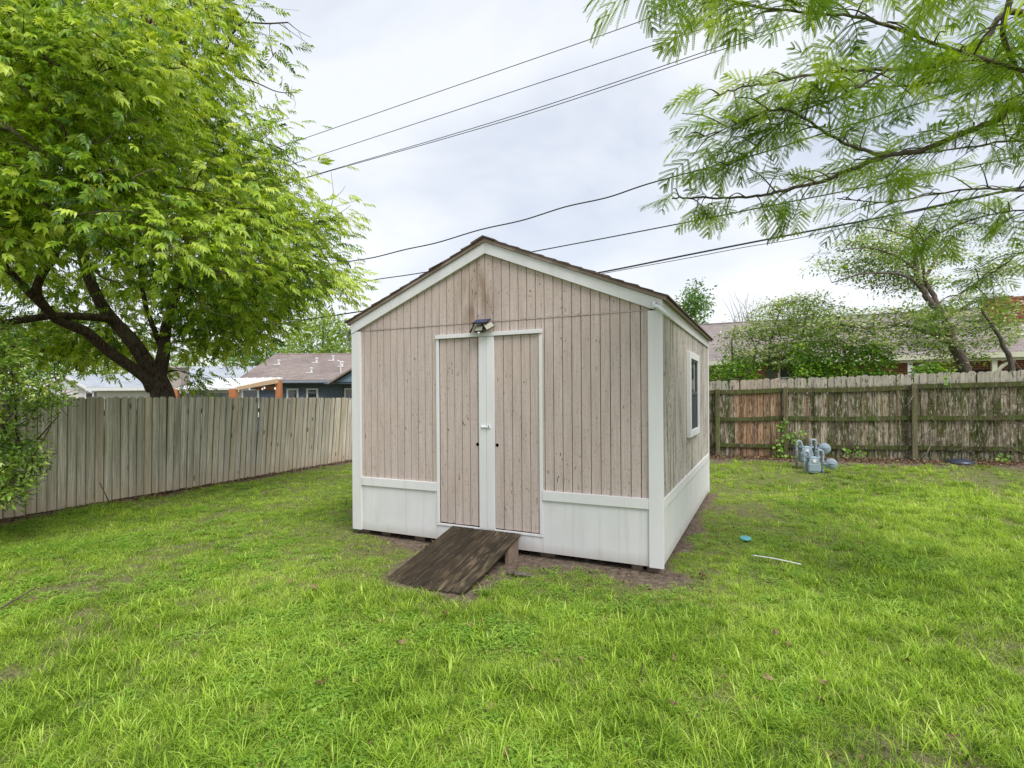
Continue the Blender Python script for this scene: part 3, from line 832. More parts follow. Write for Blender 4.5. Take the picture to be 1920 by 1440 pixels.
# ------------------------------------------------------------------ big pecan on the left, behind the fence
def pecan_sprig(seed):
    r = np.random.default_rng(seed); parts = []
    Lr = .27
    path = lambda t: np.array([t * Lr * (1 - .06 * t), 0, -.06 * t * t])
    n = 5
    for i in range(n):
        t = .28 + .72 * i / (n - 1)
        for sd in (-1, 1):
            if i == n - 1 and sd == 1: continue
            Ln = .115 * (0.8 + .4 * t) * r.uniform(.85, 1.15); tv, tt = leaf_tmpl(Ln, Ln * .35, .22, r.uniform(.1, .4))
            f = np.array([[.62 + .3 * t, sd * (.95 - .5 * t), -.15 - .30 * t + r.uniform(-.35, .15)]]) if i < n - 1 else np.array([[1, .1, -.45]])
            up = np.array([[r.uniform(-.5, .5), sd * -.2 + r.uniform(-.5, .5), 1.0]])
            V, T = scatter(tv, tt, frames(f, up), path(t)[None])
            parts.append((V, T, np.full(len(V), r.uniform(-.24, .24))))
    ps = np.array([path(t) for t in np.linspace(0, 1, 4)])
    V = np.concatenate([ps + [0, .0025, 0], ps - [0, .0025, 0]])
    T = np.array([x for i in range(3) for x in ((i, i + 1, 4 + i), (i + 1, 5 + i, 4 + i))])
    parts.append((V, T, np.full(8, .1)))
    return join(parts)
SPRIGS = [pecan_sprig(50 + i) for i in range(7)]

pec = empty('pecan_tree', tuple(P(305, 745, 12.2) * [1, 1, 0] + [0, 0, -.15]))
tag(pec, 'large spreading tree with a leaning dark trunk behind the left fence', 'tree')
wd = Wood()
Z = lambda l: [P(*q) for q in l]
base = P(306, 745, 12.2)
wd.limb([base * [1, 1, 0] + [.15, 0, -.2], base + [.06, 0, -.6], base, P(296, 716, 12.2), P(283, 690, 12.2)], .30, .20, 12, 5)
wd.limb(Z([(290, 712, 12.2), (277, 684, 12.1), (248, 640, 11.9), (219, 608, 11.7), (190, 570, 11.4), (160, 500, 11.0), (150, 420, 10.6), (165, 320, 10.2), (210, 200, 10)]), .205, .05, 10)
wd.limb(Z([(286, 730, 12.1), (270, 706, 11.9), (204, 659, 11.4), (160, 622, 11.0), (109, 600, 10.6), (84, 575, 10.3), (69, 545, 10.1), (80, 512, 9.9), (102, 480, 9.6), (120, 420, 9.2), (110, 340, 8.8)]), .14, .045, 9)
wd.limb(Z([(84, 575, 10.3), (52, 545, 10), (22, 513, 9.7), (-5, 480, 9.3), (-40, 420, 8.8)]), .09, .04, 8)
wd.limb(Z([(215, 606, 11.7), (197, 597, 11.4), (146, 593, 10.9), (91, 593, 10.4), (0, 606, 9.6), (-60, 600, 9)]), .10, .05, 8)
wd.limb(Z([(297, 712, 12.3), (303, 684, 12.4), (308, 655, 12.5), (310, 626, 12.6), (318, 590, 12.7), (338, 530, 12.7), (352, 460, 12.6), (350, 380, 12.5), (320, 280, 12.2), (300, 160, 12)]), .17, .05, 9)
wd.limb(Z([(307, 655, 12.5), (298, 640, 12.5), (288, 615, 12.3), (270, 560, 12), (262, 480, 11.6)]), .08, .04, 7)
wd.limb(Z([(338, 530, 12.7), (400, 470, 12.0), (470, 440, 11.4), (540, 430, 11)]), .07, .03, 7)
wt = Wood()
def wlimb(p_, r0, r1, *q): return wt.limb(p_, r0 * .6, r1 * .7, *q)
ZN = lambda l: [P(u_, v_, d_ - .7) for u_, v_, d_ in l]
wlimb(ZN([(165, 330, 10.2), (130, 300, 9), (70, 265, 8), (0, 240, 7.2)]), .07, .03, 7)
wlimb(ZN([(0, 130, 7), (55, 175, 7.2), (95, 215, 7.5), (150, 268, 7.6), (215, 250, 7.7), (228, 195, 7.7)]), .035, .01, 6)
wlimb(ZN([(-20, 205, 7), (30, 250, 7.1), (80, 290, 7.4), (160, 340, 7.8), (250, 420, 8.2), (330, 480, 8.4), (420, 510, 8.6)]), .045, .012, 6)
wlimb(ZN([(-10, 310, 7.6), (60, 360, 7.8), (120, 420, 8), (180, 510, 8.4), (220, 530, 8.6)]), .055, .02, 6)
wlimb(ZN([(290, 350, 9), (340, 352, 9), (400, 365, 9.1), (450, 380, 9.2), (490, 382, 9.2)]), .03, .008, 6)
wlimb(ZN([(282, 415, 8.8), (300, 470, 8.8), (350, 500, 8.8), (410, 512, 8.9), (480, 505, 9)]), .025, .008, 6)
wlimb(ZN([(320, 480, 9), (352, 530, 9), (390, 580, 9), (440, 596, 9)]), .022, .006, 6)
for _ in range(46):
    u, v, d = rng.uniform(-40, 300), rng.uniform(120, 480), rng.uniform(7.0, 9.2)
    L_ = rng.uniform(40, 110); a_ = rng.uniform(-.5, .9)
    wlimb(ZN([(u, v, d), (u + L_ * .5, v + L_ * .5 * a_ + rng.uniform(-14, 14), d), (u + L_, v + L_ * a_ * .8, d + .1)]), rng.uniform(.008, .016), .004, 5, 5, .01)
# upper dark limbs and the bare twig against the sky
wd.limb(Z([(300, 160, 12), (275, 60, 11), (270, 0, 10.5), (270, -80, 10)]), .09, .05, 7)
wd.limb(Z([(300, 20, 10.6), (330, 60, 10.8), (350, 115, 11), (385, 155, 11), (410, 210, 11)]), .075, .03, 7)
wd.limb(Z([(350, 115, 11), (362, 160, 11), (360, 205, 11)]), .045, .02, 6)
wd.limb(Z([(345, 118, 11), (325, 152, 11)]), .045, .03, 6)
wd.limb(Z([(290, 95, 10.8), (322, 150, 10.8), (350, 205, 10.8)]), .04, .02, 6)
for pts, r0 in ((((385, 125, 10.8), (408, 106, 10.5), (425, 90, 10.4), (430, 73, 10.3), (445, 52, 10.3), (459, 42, 10.3), (500, 44, 10.3), (540, 42, 10.3)), .035),
                (((459, 42, 10.3), (466, 30, 10.3), (474, 14, 10.3)), .012), (((540, 42, 10.3), (560, 58, 10.3), (583, 70, 10.3)), .010),
                (((520, 42, 10.3), (555, 66, 10.3), (586, 88, 10.3)), .008), (((530, 44, 10.3), (543, 60, 10.3), (544, 76, 10.3)), .006),
                (((432, 74, 10.3), (455, 82, 10.3), (480, 72, 10.3), (490, 52, 10.3)), .009), (((560, 60, 10.3), (566, 72, 10.3), (566, 80, 10.3)), .005),
                (((440, 142, 10.3), (480, 155, 10.3), (520, 172, 10.3), (556, 174, 10.3)), .018), (((535, 175, 10.3), (553, 190, 10.3), (552, 204, 10.3)), .006), (((545, 174, 10.3), (548, 160, 10.3)), .005),
                (((615, 400, 10.3), (625, 370, 10.3), (621, 322, 10.3)), .008), (((626, 372, 10.3), (640, 360, 10.3), (648, 348, 10.3)), .006)):
    wd.limb(Z(pts), r0, r0 * .35, 5, 5, 0, r0 > .03)
# foliage clumps: sampled in the crown, kept inside its outline
def crown_edge(z):                         # right-hand reach of the crown at a height
    return float(np.interp(z, [2.2, 2.7, 3.3, 3.8, 4.6, 5.4, 6.3, 7.2, 8.2, 9.5], [-6.2, -5.1, -3.8, -3.2, -3.5, -3.65, -4.5, -5.4, -6.0, -6.5]))
cl_c = []
tries = 0
while len(cl_c) < 330 and tries < 90000:
    tries += 1
    p = np.array([rng.uniform(-13, -2.6), rng.uniform(5.3, 15.5), rng.uniform(2.5, 10.2)])
    e = ((p[0] + 8.0) / 5.4) ** 2 + ((p[1] - 10.6) / 5.3) ** 2 + ((p[2] - 6.0) / 4.4) ** 2
    if e > 1.0 or e < .22: continue
    edge = crown_edge(p[2]) - .42 - .10 * abs(p[1] - 9.5)
    if p[0] > edge: continue
    u = 960 + FPX * p[0] / p[1]; v = 740 - FPX * (p[2] - EYE) / p[1]
    if p[1] < 9.2 and p[2] < 3.5: continue
    # low openings round the trunk and over the houses
    low = np.interp(u, [-400, 0, 60, 150, 250, 330, 430, 520, 640, 700], [640, 640, 600, 575, 560, 545, 610, 560, 540, 520])
    if p[1] < 11.6 and u < 345: low = min(low, np.interp(u, [-400, 0, 100, 200, 300, 345], [470, 465, 455, 470, 490, 520]))
    if v > low - 12: continue
    if u < -420: continue
    if p[1] < 11.2 and ((u - 352) / 62) ** 2 + ((v - 150) / 75) ** 2 < 1: continue
    if u > -60 or rng.random() < .35: cl_c.append(p)
cl_c = np.array(cl_c)
# drooping fringe along the lower edge of the crown and out to the right
for u, v, d in ((330, 600, 12.9), (360, 640, 12.6), (400, 600, 11.5), (440, 580, 11), (470, 600, 11.5), (430, 630, 12.3), (500, 570, 10.5), (540, 545, 10.3), (580, 520, 10.2), (612, 525, 10.1), (640, 545, 10.1), (590, 480, 10), (380, 655, 12.8), (340, 560, 12.2), (110, 640, 13.1), (60, 645, 12.5), (180, 640, 12.8), (598, 410, 10.1), (622, 392, 10.1), (545, 335, 10), (505, 270, 10), (490, 200, 10.2), (512, 105, 10.3), (560, 440, 10), (30, 660, 13.2), (130, 670, 13.5), (420, 650, 13), (350, 700, 13.4), (365, 715, 13.4)):
    cl_c = np.concatenate([cl_c, P(u, v, d)[None]])
NFR = len(cl_c)
cl_c = np.concatenate([cl_c, [P(rng.uniform(-120, 330), rng.uniform(-60, 470), rng.uniform(6.4, 8.8)) for _ in range(80)],
    [P(rng.uniform(-40, 250), rng.uniform(590, 668), rng.uniform(12.6, 14.6)) for _ in range(30)],
    [P(rng.uniform(335, 520), rng.uniform(540, 640), rng.uniform(12.2, 14.2)) for _ in range(26)],
    [P(u_, rng.uniform(-40, 300), rng.uniform(9.6, 11.5)) for u_ in rng.uniform(315, 412, 24)],
    [P(rng.uniform(400, 500), rng.uniform(250, 420), rng.uniform(9.6, 11.5)) for _ in range(14)]])
sp_parts = []
tint_mean = np.where(rng.random(len(cl_c)) < .27, rng.normal(.12, .08, len(cl_c)), rng.normal(.60, .15, len(cl_c)))
hi = (cl_c[:, 2] - 3.0) / 6.0
tint_mean = np.clip(tint_mean + .12, 0.05, .95)
for ci, c in enumerate(cl_c):
    wd.reach(c, 5, .12, True, .05)
    for _ in range(2): wd.limb([c, c + rng.normal(size=3) * [.25, .25, .12], c + rng.normal(size=3) * [.55, .55, .25] + [0, 0, -.05]], .008, .003, 4, 3, 0, False)
    near = c[1] < 8.2
    n = int(rng.integers(40, 58)) if ci < 330 else (27 if ci < NFR else 42)
    rad = np.array([.62, .62, .36]) if ci < 330 else (np.array([.36, .36, .26]) if ci < NFR else np.array([.5, .5, .34]))
    off = rng.normal(size=(n, 3)) * rad * .72
    pos = c + off
    out = off * [1, 1, .35] + (c - np.array([-8.0, 10.6, 6.0])) * [.10, .10, .0] + rng.normal(size=(n, 3)) * .22
    out[:, 2] -= .10
    up = np.array([0, 0, 1.0]) + rng.normal(size=(n, 3)) * .45
    Rm = frames(out, up); sc_ = rng.uniform(.66, 1.08, n)
    kidx = rng.integers(0, len(SPRIGS), n)
    for kk in range(len(SPRIGS)):
        sel = kidx == kk
        if not sel.any(): continue
        tv, tt, tvar = SPRIGS[kk]
        V, T = scatter(tv, tt, Rm[sel], pos[sel], sc_[sel])
        base_v = np.clip(tint_mean[ci] + rng.normal(0, .10, sel.sum()), 0, 1)
        sp_parts.append((V, T, np.clip(np.repeat(base_v, len(tv)) + np.tile(tvar, sel.sum()), 0, 1)))
V, T, a = join(sp_parts)
org = np.array(pec.location)
o = link('crown', tri_mesh('crown', V - org, T, a), MAT['pecan_leaf'], pec); o['kind'] = 'stuff'
o = wd.mb.build('trunk', MAT['bark'], pec, True); o.data.transform(Matrix.Translation(-Vector(org)))
o = wt.mb.build('outer_branches', MAT['twig'], pec, True); o['kind'] = 'stuff'; o.data.transform(Matrix.Translation(-Vector(org)))
# catkins
ck = MB()
for ci in rng.choice(330, 60, replace=False):
    c = cl_c[ci] + rng.normal(size=3) * [.3, .3, .15]
    for _ in range(14):
        q = c + rng.normal(size=3) * .045
        ck.tube([q, q + rng.normal(size=3) * .012 + [0, 0, -.05], q + rng.normal(size=3) * .02 + [0, 0, -rng.uniform(.08, .15)]], .0035, 3, False)
o = ck.build('catkins', flat('catkin', (.16, .17, .055)), pec); o.data.transform(Matrix.Translation(-Vector(org))); o['kind'] = 'stuff'
# the dead leaf bunch high in the crown
tv, tt = leaf_tmpl(.12, .04, .2, .3)
for (u, v), n, spread_ in (((292, 72), 170, (.20, .2, .2)), ((278, 20), 60, (.12, .1, .16)), ((358, 18), 40, (.15, .1, .08))):
    pos = P(u, v, 10.3) + rng.normal(size=(n, 3)) * spread_
    V, T = scatter(tv, tt, frames(rng.normal(size=(n, 3)) * [.4, .4, .3] + [0, 0, -.8], rng.normal(size=(n, 3))), pos, rng.uniform(.6, 1.2, n))
    o = link('dead_leaf_bunch', tri_mesh('dead_leaf_bunch', V - org, T, np.repeat(rng.random(n), len(tv))), MAT['dead_leaf'], pec)
    o['kind'] = 'stuff'

# ------------------------------------------------------------------ silk tree reaching in from the right
def silk_frond(seed, npair=6, nleaf=15):
    r = np.random.default_rng(seed); V, T, A = [], [], []; n = 0
    Lr = .26; droop = r.uniform(.03, .10)
    path = lambda t: np.array([t * Lr, .02 * math.sin(t * 3 + seed), -droop * t * t])
    def quad(a, b, c, d, val):
        nonlocal n
        V.extend([a, b, c, d]); T.extend([(n, n + 1, n + 2), (n, n + 2, n + 3)]); A.extend([val] * 4); n += 4
    for i in range(npair):
        t = .18 + .82 * i / (npair - 1)
        Lp = .150 * (math.sin(math.pi * min(1, .22 + t * .72)) ** .6) * r.uniform(.9, 1.1)
        for sd in (-1, 1):
            f = np.array([.45 + .7 * t, sd * (1 - .35 * t), -.34 + r.uniform(-.2, .2)]); f /= np.linalg.norm(f)
            s_ = np.cross([0, 0, 1], f); s_ /= np.linalg.norm(s_); p0 = path(t); val = r.uniform(-.1, .1)
            quad(p0 - s_ * .0014, p0 + f * Lp - s_ * .0009, p0 + f * Lp + s_ * .0009, p0 + s_ * .0014, val)
            for j in range(nleaf):
                u = (j + .8) / nleaf; q = p0 + f * Lp * u + np.array([0, 0, -.02 * u * u])
                ll = .0120 * (1 - .6 * abs(u - .45)); ww = .0050
                for s2 in (-1, 1):
                    g = f * .42 + s_ * s2 + np.array([0, 0, .12]); g /= np.linalg.norm(g)
                    quad(q - f * ww, q + g * ll * .6 - f * ww * 1.1, q + g * ll, q + g * ll * .5 + f * ww, val)
    for i in range(5):
        p0, p1 = path(i / 5), path((i + 1) / 5)
        quad(p0 + [0, .0026, 0], p0 - [0, .0026, 0], p1 - [0, .0022, 0], p1 + [0, .0022, 0], -.25)
    return np.array(V), np.array(T), np.array(A)
FRONDS = [silk_frond(90 + i, 5 + i % 3, 15) for i in range(6)]
silk = empty('silk_tree', (6.4, 3.6, float(gz(6.4, 3.6))))
tag(silk, 'feathery-leaved tree reaching its branches in from the upper right', 'tree')
wd = Wood()
wd.limb([(6.5, 3.4, 0), (6.35, 3.5, .9), (6.25, 3.6, 1.9), (6.1, 3.7, 2.7)], .14, .11, 10)
fork = (6.1, 3.7, 2.7)
limbsS = []
def sl(pts, r0, r1, root=True): 
    pts = [np.array(fork)] * 0 + Z(pts)
    if root: pts = [np.array(fork), (np.array(fork) * .45 + pts[0] * .55) + [0, 0, .12]] + pts
    c = wd.limb(pts, r0 * .72, r1, 7, 6, .004); limbsS.append((c, r0, r1, root)); return c
sl([(1920, 204, 4.1), (1870, 225, 4.1), (1807, 250, 4.15), (1724, 283, 4.2), (1666, 292, 4.25), (1599, 317, 4.3), (1537, 342, 4.35), (1478, 354, 4.4), (1428, 367, 4.4), (1370, 371, 4.45), (1295, 371, 4.5), (1260, 372, 4.5)], .045, .006)
sl([(1920, 25, 3.9), (1849, 71, 4), (1787, 108, 4.05), (1724, 129, 4.1), (1641, 129, 4.1), (1537, 137, 4.15), (1453, 154, 4.2), (1391, 163, 4.25), (1340, 180, 4.25)], .04, .005)
sl([(1662, 292, 4.25), (1599, 275, 4.2), (1545, 246, 4.15), (1507, 221, 4.1), (1453, 204, 4.1), (1390, 230, 4.1), (1310, 260, 4.1)], .022, .004, False)
sl([(1920, 129, 4.5), (1787, 150, 4.5), (1640, 165, 4.5), (1560, 160, 4.5), (1470, 200, 4.5), (1380, 250, 4.5)], .026, .004)
sl([(1920, 267, 4.6), (1828, 275, 4.6), (1703, 290, 4.7), (1600, 300, 4.8)], .02, .005)
sl([(1666, 129, 4.1), (1607, 165, 4.15), (1537, 195, 4.2), (1475, 222, 4.3), (1400, 290, 4.3), (1330, 330, 4.3)], .016, .004, False)
sl([(1700, 60, 3.6), (1600, 30, 3.5), (1480, 20, 3.4), (1380, 5, 3.3), (1280, -30, 3.2)], .022, .004)
sl([(1500, 10, 3.4), (1400, -40, 3.0), (1300, -60, 2.8), (1190, -45, 2.7)], .016, .004, False)
sl([(1920, 358, 5.0), (1828, 354, 5.0), (1745, 365, 5.1), (1662, 379, 5.1), (1570, 372, 5.1)], .02, .005)
sl([(1920, 395, 5.1), (1850, 405, 5.1), (1790, 425, 5.2), (1720, 455, 5.2)], .016, .004)
sl([(1935, 470, 5.3), (1880, 500, 5.3), (1830, 530, 5.3), (1785, 560, 5.3)], .012, .003)
sl([(1900, -20, 3.6), (1880, 60, 3.7), (1905, 125, 3.9), (1925, 160, 4)], .03, .012, False)
sl([(1920, -60, 3.4), (1800, -30, 3.4), (1650, -60, 3.3), (1500, -90, 3.2)], .03, .006)
# feathery leaves on twigs along the limbs
fp, fd, ft = [], [], []
tw_nodes = []
for li, (c, r0, r1, root) in enumerate(limbsS):
    seg = np.linalg.norm(np.diff(c, axis=0), axis=1); cum = np.concatenate([[0], np.cumsum(seg)])
    start = .30 if root else .12
    n = int(cum[-1] * (1 - start) / .088)
    for i in range(n):
        t = cum[-1] * (start + (1 - start) * (i + rng.random() * .6) / n)
        p = np.array([np.interp(t, cum, c[:, j]) for j in range(3)])
        tg = np.array([np.interp(min(t + .1, cum[-1]), cum, c[:, j]) for j in range(3)]) - p + 1e-6; tg /= (np.linalg.norm(tg) + 1e-9)
        d = tg * .8 + rng.normal(size=3) * [.65, .65, .5] + [0, 0, .05]; d /= np.linalg.norm(d)
        ln = rng.uniform(.12, .42) * (.6 if t > cum[-1] * .9 else 1)
        e = p + d * ln + [0, 0, -.03]
        wd.limb([p, p + d * ln * .5 + [0, 0, .02], e], .0065, .003, 5, 3, 0, False)
        for k_ in range(int(rng.integers(2, 5))):
            q = p + (e - p) * rng.uniform(.35, 1); dd = d * .6 + rng.normal(size=3) * [.6, .6, .35] + [0, 0, -.12]
            u = 960 + FPX * q[0] / max(q[1], .3)
            fp.append(q); fd.append(dd); ft.append(li)
    fp.append(c[-1]); fd.append(c[-1] - c[-3]); ft.append(li)
fp = np.array(fp); fd = np.array(fd)
parts = []
kx = rng.integers(0, len(FRONDS), len(fp)); tint = np.clip(rng.normal(.48, .27, len(fp)), .03, .97)
for kk in range(len(FRONDS)):
    s_ = kx == kk; tv, tt, tvar = FRONDS[kk]
    V, T = scatter(tv, tt, frames(fd[s_], np.array([0, 0, 1.0]) + rng.normal(size=(s_.sum(), 3)) * .3), fp[s_], rng.uniform(.62, 1.12, s_.sum()))
    parts.append((V, T, np.clip(np.repeat(tint[s_], len(tv)) + np.tile(tvar, s_.sum()), 0, 1)))
V, T, a = join(parts)
SILK_N = len(fp)
org = np.array(silk.location)
o = link('crown', tri_mesh('crown', V - org, T, a), MAT['mimosa_leaf'], silk); o['kind'] = 'stuff'
o = wd.mb.build('trunk', MAT['bark2'], silk, True); o.data.transform(Matrix.Translation(-Vector(org)))

# ------------------------------------------------------------------ general tree and bush builder
def bushy(name, label, cat, org, limbs, clumps, leafLW, nleaf, rad, mat, barkm, group=None, flowers=None, droop=0.0, tint=(.5, .17), flat_up=.5, twig_r=.03, upright=.0):
    e = empty(name, tuple(org)); tag(e, label, cat, group)
    wd = Wood(); org = np.array(org, float)
    for pts, r0, r1 in limbs: wd.limb(pts, r0, r1, 7, 6, r0 * .08)
    clumps = np.asarray(clumps, float)
    lp = []; fl_ = []
    tv, tt = leaf_tmpl(leafLW[0], leafLW[1], .15, .25)
    for ci in np.argsort([np.linalg.norm(c - wd.near(c)[0]) for c in clumps]):
        c = clumps[ci]
        wd.reach(c, 4, .1, True, twig_r)
        n = max(3, int(nleaf * rng.uniform(.7, 1.3)))
        off = np.clip(rng.normal(size=(n, 3)), -1.5, 1.5) * np.array(rad) * .6
        for _ in range(2 if rad[0] < .6 else 0): wd.limb([c, c + rng.normal(size=3) * np.array(rad) * .3, c + rng.normal(size=3) * np.array(rad) * .75], .007, .003, 3, 2, 0, False)
        f = off * [1, 1, .4] + rng.normal(size=(n, 3)) * np.mean(rad) * .5; f[:, 2] += (upright - droop) * np.mean(rad)
        Vv, Tt = scatter(tv, tt, frames(f, np.array([0, 0, flat_up * 2]) + rng.normal(size=(n, 3)) * .6), c + off, rng.uniform(.7, 1.3, n))
        v0 = np.clip(rng.normal(tint[0], tint[1]) + rng.normal(0, .13, n), 0, 1)
        lp.append((Vv, Tt, np.repeat(v0, len(tv))))
        if flowers and rng.random() < flowers[2]:
            nf = int(flowers[0] * rng.uniform(.6, 1.4)); sz = flowers[1]
            fv = np.array([(0, 0, 0), (sz, 0, sz * .12), (sz * .7, sz * .7, 0.02 * sz), (0, sz, sz * .12), (-sz * .7, sz * .7, .02 * sz), (-sz, 0, sz * .12), (-sz * .7, -sz * .7, .02 * sz), (0, -sz, sz * .12), (sz * .7, -sz * .7, .02 * sz)]) * .5
            ft_ = np.array([(0, i, i % 8 + 1) for i in range(1, 9)])[:, [0, 1, 2]]
            o2 = np.clip(rng.normal(size=(nf, 3)), -1.5, 1.5) * np.array(rad) * [.62, .62, .3] + [0, 0, rad[2] * .55]
            Vv, Tt = scatter(fv, ft_, frames(rng.normal(size=(nf, 3)) * [1, 1, .2], np.array([0, 0, 1.0]) + rng.normal(size=(nf, 3)) * .35), c + o2, rng.uniform(.7, 1.2, nf))
            fl_.append((Vv, Tt, np.repeat(rng.random(nf), len(fv))))
    V, T, a = join(lp)
    o = link('crown', tri_mesh('crown', V - org, T, a), mat, e); o['kind'] = 'stuff'
    o = wd.mb.build('trunk', barkm, e, True); o.data.transform(Matrix.Translation(-Vector(org)))
    if fl_:
        V, T, a = join(fl_); o = link('blossom', tri_mesh('blossom', V - org, T, a), MAT['petal'], e); o['kind'] = 'stuff'
    return e
def blob(n, c, r, hollow=0.0):
    out = []
    while len(out) < n:
        p = rng.uniform(-1, 1, 3); q = p @ p
        if hollow < q <= 1: out.append(np.array(c) + p * np.array(r))
    return out
def ground_at(p): return np.array([p[0], p[1], float(gz(p[0], p[1]))])

# blossoming trees beyond the back fence
b1 = P(1810, 700, 13.2); g1_ = ground_at(b1)
limbs = [([g1_ - [0, 0, .1], P(1812, 705, 13.2), P(1794, 659, 13.2), P(1782, 628, 13.2), P(1770, 592, 13.2), P(1747, 569, 13.2), P(1728, 538, 13.2), P(1718, 507, 13.2), P(1717, 470, 13.2), P(1710, 430, 13.2)], .16, .03),
         (Z([(1764, 585, 13.2), (1751, 555, 13.3), (1735, 524, 13.4), (1729, 470, 13.4), (1735, 430, 13.4)]), .08, .02),
         (Z([(1734, 522, 13.4), (1750, 495, 13.5), (1765, 470, 13.6), (1790, 440, 13.7)]), .05, .015),
         (Z([(1784, 642, 13.2), (1740, 623, 13), (1690, 609, 12.8), (1652, 616, 12.7), (1600, 612, 12.6), (1545, 604, 12.6)]), .07, .02),
         (Z([(1728, 540, 13.2), (1700, 518, 13), (1660, 512, 12.9), (1610, 515, 12.8), (1560, 530, 12.8)]), .045, .012),
         (Z([(1718, 505, 13.2), (1680, 480, 13), (1630, 465, 12.9), (1570, 470, 12.8)]), .04, .012),
         (Z([(1714, 450, 13.2), (1660, 430, 13.2), (1600, 425, 13.2)]), .03, .01),
         (Z([(1772, 600, 13.2), (1820, 570, 13.3), (1860, 560, 13.4), (1900, 555, 13.5)]), .05, .015)]
cs = []
for (u, v, d) in [(rng.uniform(1540, 1725), rng.uniform(412, 560), rng.uniform(12.9, 14.6)) for _ in range(150)]:
    if v > 470 + (u - 1540) * .42 + rng.uniform(-10, 60) : continue
    if v < 470 - (u - 1540) * .38: continue
    cs.append(P(u, v, d))
for (u, v, d) in [(rng.uniform(1725, 1915), rng.uniform(420, 640), rng.uniform(13.35, 14.8)) for _ in range(60)]:
    if v < 400 + abs(u - 1730) * .35: continue
    cs.append(P(u, v, d))
for u in np.linspace(1530, 1775, 80): cs.append(P(u + rng.uniform(-8, 8), 605 + rng.uniform(-25, 55), rng.uniform(12.4, 13.2)))
for u in np.linspace(1730, 1890, 40): cs.append(P(u + rng.uniform(-8, 8), rng.uniform(585, 685), rng.uniform(13.35, 14.2)))
bushy('blossom_tree', 'white blossoming tree with a bare leaning trunk beyond the back fence, near the chimney', 'tree', g1_, limbs, cs, (.085, .040), 50, (.42, .42, .13), MAT['dogwood_leaf'], MAT['bark2'], 'blossoming trees beyond the back fence', (24, .062, .8), .1, (.42, .2), .7)
b2 = P(1378, 720, 14.2); g2_ = ground_at(b2)
limbs = [([g2_, P(1372, 716, 14.2), P(1390, 706, 14.2), P(1410, 690, 14.2), P(1440, 678, 14.2), P(1480, 664, 14.2), P(1530, 620, 14.2), P(1560, 605, 14.2)], .12, .03),
         (Z([(1372, 712, 14.2), (1374, 670, 14.3), (1372, 640, 14.4), (1380, 610, 14.5)]), .05, .012),
         (Z([(1440, 678, 14.2), (1446, 640, 14.3), (1456, 600, 14.4), (1470, 570, 14.5)]), .045, .012),
         (Z([(1480, 664, 14.2), (1500, 640, 14.5), (1510, 600, 14.6), (1520, 570, 14.6)]), .045, .012),
         (Z([(1410, 690, 14.2), (1416, 650, 14.4), (1400, 620, 14.5)]), .04, .01)]
cs = []
for (u, v, d) in [(rng.uniform(1360, 1560), rng.uniform(560, 690), rng.uniform(13.6, 15.4)) for _ in range(190)]:
    if v < 560 + max(0, (1455 - u)) * .75 + max(0, u - 1540) * .6: continue
    cs.append(P(u, v, d))
bushy('blossom_tree', 'low twisted blossoming tree beyond the back fence, nearest the shed', 'tree', g2_, limbs, cs, (.085, .040), 46, (.42, .42, .15), MAT['dogwood_leaf'], MAT['bark2'], 'blossoming trees beyond the back fence', (18, .062, .75), .1, (.5, .2), .7)
b3 = P(1905, 700, 12.2); g3_ = ground_at(b3)
limbs = [([g3_, P(1898, 692, 12.2), P(1881, 647, 12.2), P(1869, 623, 12.2), P(1846, 588, 12.2), P(1838, 560, 12.2)], .075, .02), (Z([(1880, 645, 12.2), (1895, 668, 12.2), (1920, 700, 12.2)]), .012, .008)]
cs = [P(rng.uniform(1800, 1900), rng.uniform(560, 625), rng.uniform(11.9, 12.8)) for _ in range(16)]
bushy('blossom_tree', 'thin crooked tree stem leaning left beyond the back fence below the chimney', 'tree', g3_, limbs, cs, (.07, .035), 34, (.26, .26, .1), MAT['dogwood_leaf'], MAT['bark2'], 'blossoming trees beyond the back fence', (10, .055, .5), .1, (.5, .18))
# green bushes just over the back fence
for u0, u1, v0, d, n, lab in ((1332, 1420, 668, 13.9, 26, 'bright green bush rising over the back fence right beside the shed'),
                              (1490, 1665, 636, 12.9, 120, 'broad green bush over the back fence between the two blossoming trees'),
                              (1722, 1790, 670, 12.4, 22, 'small bright green bush over the back fence at the foot of the tall blossoming tree')):
    g_ = ground_at(P((u0 + u1) / 2, 720, d))
    cs = [P(u_, v0 + (712 - v0) * min(1, rng.random() + .45 * vnoise(u_ * .03, u0, 1.0)), d + rng.uniform(-.4, .5)) for u_ in rng.uniform(u0, u1, n)]
    bushy('bush', lab, 'bush', g_, [([g_, g_ + [.1, 0, 1.0], g_ + [.1, 0, 1.8]], .05, .02), ([g_, g_ + [-.3, .1, 1.0], g_ + [-.4, .1, 1.9]], .04, .02)], cs, (.09, .05), 40, (.22, .22, .16), MAT['ivy_leaf'] if u0 != 1500 else MAT['dogwood_leaf'], MAT['twig'], 'bushes over the back fence', (14, .055, .6) if u0 == 1500 else None, 0, (.45, .2))

